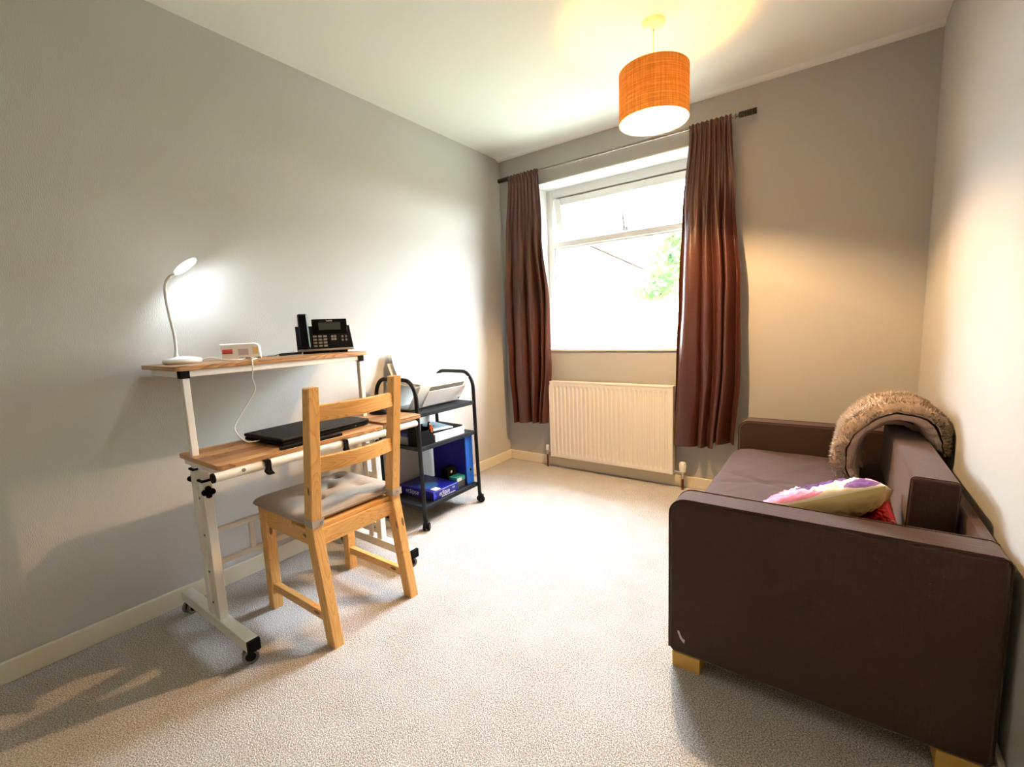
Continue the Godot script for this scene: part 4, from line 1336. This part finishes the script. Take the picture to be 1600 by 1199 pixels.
	var hx := Transform3D(Basis(Vector3(0, 1, 0), Vector3(1, 0, 0), Vector3(0, 0, -1)), Vector3(0.3575, y3 + 0.095, 0.9335))
	part("finger_ring", mb(hx).lathe([Vector2(0.008, 0.0), Vector2(0.0085, 0.0022), Vector2(0.0105, 0.0022), Vector2(0.0115, 0.0)], 24), M.chrome, bf)
	part("finger_hole", mb(hx).lathe([Vector2(0.0005, 0.0008), Vector2(0.0082, 0.0008)], 20), M.black_matt, bf)
	var ib := thing("ink_box", "black cartridge carton with round white emblem leaning by the binder", "box", Vector3(0.25, y3, 1.0), "ink cartons beside the binder")
	part("carton", mb().box(Vector3(0.215, y3 + 0.001, 0.970), Vector3(0.275, y3 + 0.112, 1.052), 0.002), M.black_matt, ib)
	var em := Transform3D(Basis(Vector3(0, 1, 0), Vector3(1, 0, 0), Vector3(0, 0, -1)), Vector3(0.275, y3 + 0.092, 1.018))
	part("emblem", mb(em).lathe([Vector2(0.0005, 0.0008), Vector2(0.008, 0.0008), Vector2(0.0082, 0.0)], 20), M.print_white, ib)
	lettering("emblem_letters", "hp", 0.009, M.black, ib, Transform3D(fr, Vector3(0.2757, y3 + 0.092, 1.018)))
	var tb := thing("ink_box", "small teal topped cartridge carton between ream and binder", "box", Vector3(0.31, y3, 1.0), "ink cartons beside the binder")
	part("carton", mb().box(Vector3(0.285, y3 + 0.001, 0.973), Vector3(0.345, y3 + 0.046, 1.050), 0.001), mat(rgb(64, 70, 70), 0.5), tb)
	part("carton_top", mb().box(Vector3(0.284, y3 + 0.045, 0.972), Vector3(0.346, y3 + 0.070, 1.051), 0.001), M.teal, tb)
	part("label_sticker", mb().box(Vector3(0.3455, y3 + 0.044, 1.005), Vector3(0.3468, y3 + 0.064, 1.045), 0.0), mat(rgb(208, 208, 196), 0.6), tb)

# ---------------------------------------------------------------- sofa
func sofa() -> void:
	var s := thing("sofa_bed", "dark brown two seat sofa bed with box arms by the wall", "sofa", Vector3(2.17, 0, 0.97))
	var ap := PackedVector2Array([Vector2(1.814, 0.05), Vector2(2.521, 0.05), Vector2(2.533, 0.062), Vector2(2.533, 0.546), Vector2(2.529, 0.556), Vector2(2.517, 0.562)])
	for i in 9:
		var a := PI / 2 * i / 8.0
		ap.append(Vector2(1.852 - 0.050 * sin(a), 0.512 + 0.050 * cos(a)))
	ap.append(Vector2(1.802, 0.062))
	for z in [Vector2(1.545, 1.650), Vector2(0.300, 0.405)]:
		var arm := part("arm", mb().prism(ap, z.x, z.y, 0.008), M.sofa, s)
		for e in [z.x + 0.006, z.y - 0.006]:
			var pts := []
			for i in ap.size():
				if i >= 3 or i == 2:
					pts.append(Vector3(ap[i].x, ap[i].y, e))
			part("piping", mb().tube(pts, 0.0026, 6), M.sofa, arm)
		if z.x > 1.0:
			part("tear", mb().prism(PackedVector2Array([Vector2(1.829, 0.128), Vector2(1.834, 0.130), Vector2(1.842, 0.112), Vector2(1.846, 0.106), Vector2(1.852, 0.104), Vector2(1.850, 0.092), Vector2(1.838, 0.104)]), 1.6490, 1.6508, 0.0), mat(rgb(205, 190, 184), 0.9), arm, "pale frayed tear")
	for x in [Vector2(1.812, 1.896), Vector2(2.437, 2.522)]:
		for z in [Vector2(1.563, 1.646), Vector2(0.304, 0.387)]:
			part("leg", mb().box(Vector3(x.x, 0, z.x), Vector3(x.y, 0.05, z.y), 0.002), M.sofa_leg, s)
	part("base", mb().box(Vector3(1.815, 0.06, 0.405), Vector3(2.50, 0.285, 1.545), 0.008, 2), M.sofa, s)
	# mattress that folds out: soft top with slight wrinkles
	var nz := noise(3.0, 71, 3)
	var seat := mb()
	var top := func(u: float, v: float) -> Vector3:
		var x := lerpf(1.790, 2.40, u)
		var z := lerpf(0.407, 1.543, v)
		var e := minf(minf(u * 0.61, 0.1), minf(v, 1.0 - v) * 1.136)
		var y := 0.425 - 0.022 * exp(-u * 28.0) - 0.010 * exp(-minf(v, 1.0 - v) * 40.0)
		var w := nz.get_noise_2d(x * 2.0 + z * 1.2, z * 0.5 - x * 0.3)
		y += 0.004 * w
		# creases running in from the front edge
		y -= 0.006 * exp(-pow((z - 0.86 - (x - 1.8) * 0.5) / 0.018, 2.0)) * smoothstep(0.0, 0.08, u) * (1.0 - smoothstep(0.25, 0.5, u))
		y -= 0.005 * exp(-pow((z - 1.02 + (x - 1.8) * 0.35) / 0.02, 2.0)) * smoothstep(0.0, 0.1, u) * (1.0 - smoothstep(0.3, 0.6, u))
		return Vector3(x, y, z)
	seat.surf(60, 90, top, -1.0)
	seat.surf(10, 60, func(u, v):
		var p: Vector3 = top.call(0.0, v)
		return Vector3(p.x - 0.006 * sin(PI * u), lerpf(0.287, p.y, u), p.z), -1.0)
	seat.box(Vector3(1.795, 0.287, 0.407), Vector3(2.40, 0.39, 1.543), 0.006)
	part("seat_mattress", seat, M.sofa, s)
	part("back_frame", mb().box(Vector3(2.503, 0.06, 0.405), Vector3(2.531, 0.556, 1.545), 0.006, 2), M.sofa, s)

func pillow_mesh(xf: Transform3D, sx: float, sz: float, ht: float, hb: float, seed_: int, top: bool) -> MB:
	var nz := noise(4.0, seed_, 2)
	var f := func(u: float, v: float) -> Vector3:
		var s := sin((u - 0.5) * PI)
		var q := sin((v - 0.5) * PI)
		var k := sqrt(maxf(0.0, (1.0 - pow(absf(s), 2.6)) * (1.0 - pow(absf(q), 2.6))))
		var pinch := 1.0 - 0.07 * (1.0 - s * s) * 0.0
		var x := s * sx * (1.0 - 0.09 * (1.0 - pow(absf(s), 4.0)) * 0.0) * (1.0 - 0.08 * (1.0 - q * q) * absf(s))
		var z := q * sz * (1.0 - 0.08 * (1.0 - s * s) * absf(q))
		var y := (ht if top else -hb) * pow(k, 0.85) + 0.006 * nz.get_noise_2d(s * 1.5, q * 1.5) * k * 2.0
		return Vector3(x * pinch, y, z)
	return mb(xf).surf(64, 64, f, -1.0 if top else 1.0)

func sofa_things() -> void:
	var bc := thing("back_cushion", "brown box back cushion standing upright on the sofa", "cushion", Vector3(2.44, 0.425, 0.95))
	var cx := Transform3D(Basis(Vector3(0, 0, 1), deg_to_rad(-2.0)), Vector3(2.386, 0.428, 0))
	part("cover", mb(cx).box(Vector3(-0.002, 0.0, 0.50), Vector3(0.103, 0.212, 1.362), 0.012, 3), M.sofa, bc)
	for z in [1.353]:
		var pts := []
		var rr := rounded_rect(-0.001, 0.001, 0.102, 0.211, 0.012)
		for p in rr:
			pts.append(cx * Vector3(p.x, p.y, z))
		pts.append(pts[0])
		part("piping", mb().tube(pts, 0.0026, 6, false), M.sofa, bc)
	# printed throw pillow, leaning from the arm up to the back cushion
	var im := Image.create(256, 256, false, Image.FORMAT_RGB8)
	im.fill(rgb(244, 234, 208))
	var blobs := [[70, 56, 44, 30, 0.5, rgb(92, 50, 110)], [150, 70, 52, 36, -0.4, rgb(226, 140, 168)], [60, 150, 40, 52, 0.2, rgb(214, 120, 160)], [140, 160, 46, 34, 0.9, rgb(84, 44, 104)],
		[215, 130, 40, 54, 0.1, rgb(228, 150, 176)], [205, 215, 40, 30, 0.4, rgb(100, 60, 120)], [100, 222, 44, 26, -0.3, rgb(222, 134, 166)], [225, 40, 34, 30, 0.7, rgb(96, 54, 112)], [20, 225, 34, 30, 0.2, rgb(88, 48, 108)], [14, 100, 26, 30, 0, rgb(96, 54, 112)]]
	for y in 256:
		for x in 256:
			for b in blobs:
				var d := Vector2(x - b[0], y - b[1]).rotated(b[4])
				var e := pow(absf(d.x) / b[2], 1.6) + pow(absf(d.y) / b[3], 1.6)
				if e < 1.0:
					im.set_pixel(x, y, (b[5] as Color).lightened(0.25 * clampf(e - 0.3, 0.0, 1.0)))
	var pm := mat(Color.WHITE, 0.8, 0.0, 0.3)
	pm.albedo_texture = ImageTexture.create_from_image(im)
	var pw := thing("throw_pillow", "cream throw pillow printed with purple and pink petals on sofa", "pillow", Vector3(2.19, 0.43, 1.30))
	var pb := Basis(Vector3(0, 0, 1), deg_to_rad(24.0)) * Basis(Vector3(1, 0, 0), deg_to_rad(-20.0))
	var px := Transform3D(pb, Vector3(2.190, 0.528, 1.36))
	part("printed_face", pillow_mesh(px, 0.172, 0.172, 0.048, 0.0, 3, true), pm, pw, "purple and pink petal print")
	part("plain_face", pillow_mesh(px, 0.172, 0.172, 0.0, 0.060, 4, false), mat(rgb(232, 206, 140), 0.85, 0.0, 0.2), pw, "plain cream yellow backing")
	# red cloth bag tucked below the pillow
	var rc := thing("red_bag", "red cloth bag with white tags squashed behind the pillow", "bag", Vector3(2.31, 0.43, 1.35))
	var rx := Transform3D(Basis(Vector3(0, 0, 1), deg_to_rad(62.0)), Vector3(2.318, 0.488, 1.37))
	var rb := pillow_mesh(rx, 0.066, 0.125, 0.026, 0.0, 8, true)
	var rb2 := pillow_mesh(rx, 0.066, 0.125, 0.0, 0.022, 9, false)
	part("cloth", rb, M.red, rc)
	part("cloth", rb2, M.red, rc)
	part("tag", mb(Transform3D(Basis(Vector3(0, 0, 1), deg_to_rad(25.0)), Vector3(2.318, 0.505, 1.497))).box(Vector3(-0.010, -0.014, 0), Vector3(0.010, 0.014, 0.001), 0.0), M.paper, rc)
	part("tag", mb(Transform3D(Basis(Vector3(0, 0, 1), deg_to_rad(-12.0)), Vector3(2.345, 0.537, 1.485))).box(Vector3(-0.005, -0.010, 0), Vector3(0.005, 0.010, 0.001), 0.0), M.paper, rc)
	# furry throw hung over the far end of the cushion
	var bl := thing("fur_throw", "taupe faux fur throw draped over the back cushion's far end", "blanket", Vector3(2.40, 0.43, 0.68))
	var line := Curve2D.new()
	for q in [[Vector2(2.300, 0.450), Vector2(0, 0)], [Vector2(2.262, 0.540), Vector2(0.008, 0.06)], [Vector2(2.318, 0.676), Vector2(0.045, 0.04)], [Vector2(2.415, 0.722), Vector2(0.045, 0.0)], [Vector2(2.500, 0.668), Vector2(0.02, -0.045)], [Vector2(2.518, 0.60), Vector2(0.002, -0.05)]]:
		line.add_point(q[0], -q[1], q[1])
	var path := line.tessellate_even_length(6, 0.012)
	var m := path.size()
	var nz := noise(5.0, 90, 3)
	var shell := func(u: float, v: float) -> Vector3:
		# u runs round the section, v along z
		var zz := lerpf(0.47, 0.87, v)
		var th := 0.036 * sqrt(clampf(1.0 - pow(absf(v * 2.0 - 1.0), 6.0), 0.0, 1.0)) + 0.0005
		var k := u * 2.0
		var outer := k < 1.0
		var s: float = (k if outer else 2.0 - k) * (m - 1)
		var i := clampi(int(s), 0, m - 2)
		var c: Vector2 = path[i].lerp(path[i + 1], s - i)
		var d: Vector2 = (path[i + 1] - path[i]).normalized()
		var nn := Vector2(-d.y, d.x)
		var endf := sqrt(clampf(1.0 - pow(absf(s / (m - 1) * 2.0 - 1.0), 14.0), 0.0, 1.0))
		var off := (th if outer else -th * 0.8) * endf
		var wob := nz.get_noise_3d(c.x * 3.0, c.y * 3.0, zz * 3.0) * 0.012
		var flare := 0.012 * smoothstep(0.5, 1.0, v)
		var p := c + nn * (off + (wob + flare) * (1.0 if outer else 0.6))
		return Vector3(minf(p.x, 2.548), p.y, zz + 0.02 * (c.x - 2.26) / 0.3 + nz.get_noise_2d(c.x * 6.0, c.y * 6.0) * 0.015)
	var bb := mb()
	bb.surf(120, 50, shell, 1.0, true)
	# the under layer of the folded throw, closer to the cushion
	var hub := Vector3(2.405, 0.52, 0)
	var under := func(u: float, v: float) -> Vector3:
		var p: Vector3 = shell.call(u, v)
		return Vector3(hub.x + (p.x - hub.x) * 0.80, hub.y + (p.y - hub.y) * 0.74, lerpf(0.45, 0.71, v))
	var ub := mb()
	ub.surf(100, 30, under, 1.0, true)
	part("under_layer", ub, M.fur, bl)
	part("pile", bb, M.fur, bl)
	# loose fur
	var r := RandomNumberGenerator.new()
	r.seed = 12
	var hair := mb()
	for i in 26000:
		var u := r.randf() * 0.5
		var v := 1.0 - pow(r.randf(), 1.4)
		var p: Vector3 = shell.call(u, v)
		var q: Vector3 = shell.call(minf(u + 0.01, 0.5), v)
		var t := (q - p).normalized()
		var nn := Vector3(-t.y, t.x, 0).normalized()
		if v > 0.9:
			nn = (nn + Vector3(0, 0, 1.5)).normalized()
		var d := (nn * 0.7 + t * r.randf_range(-0.8, 0.8) + Vector3(0, 0, r.randf_range(-0.6, 0.9))).normalized()
		var w := d.cross(nn).normalized() * 0.0017
		var l := r.randf_range(0.010, 0.024)
		var tip := p + d * l
		tip.x = minf(tip.x, 2.552)
		var a := hair.vert(p + w, nn)
		hair.vert(p - w, nn)
		hair.vert(tip, (nn + d).normalized())
		hair.tri(a, a + 1, a + 2)
	var ho := part("fur", hair, M.fur, bl)
	ho.set_meta("kind", "stuff")
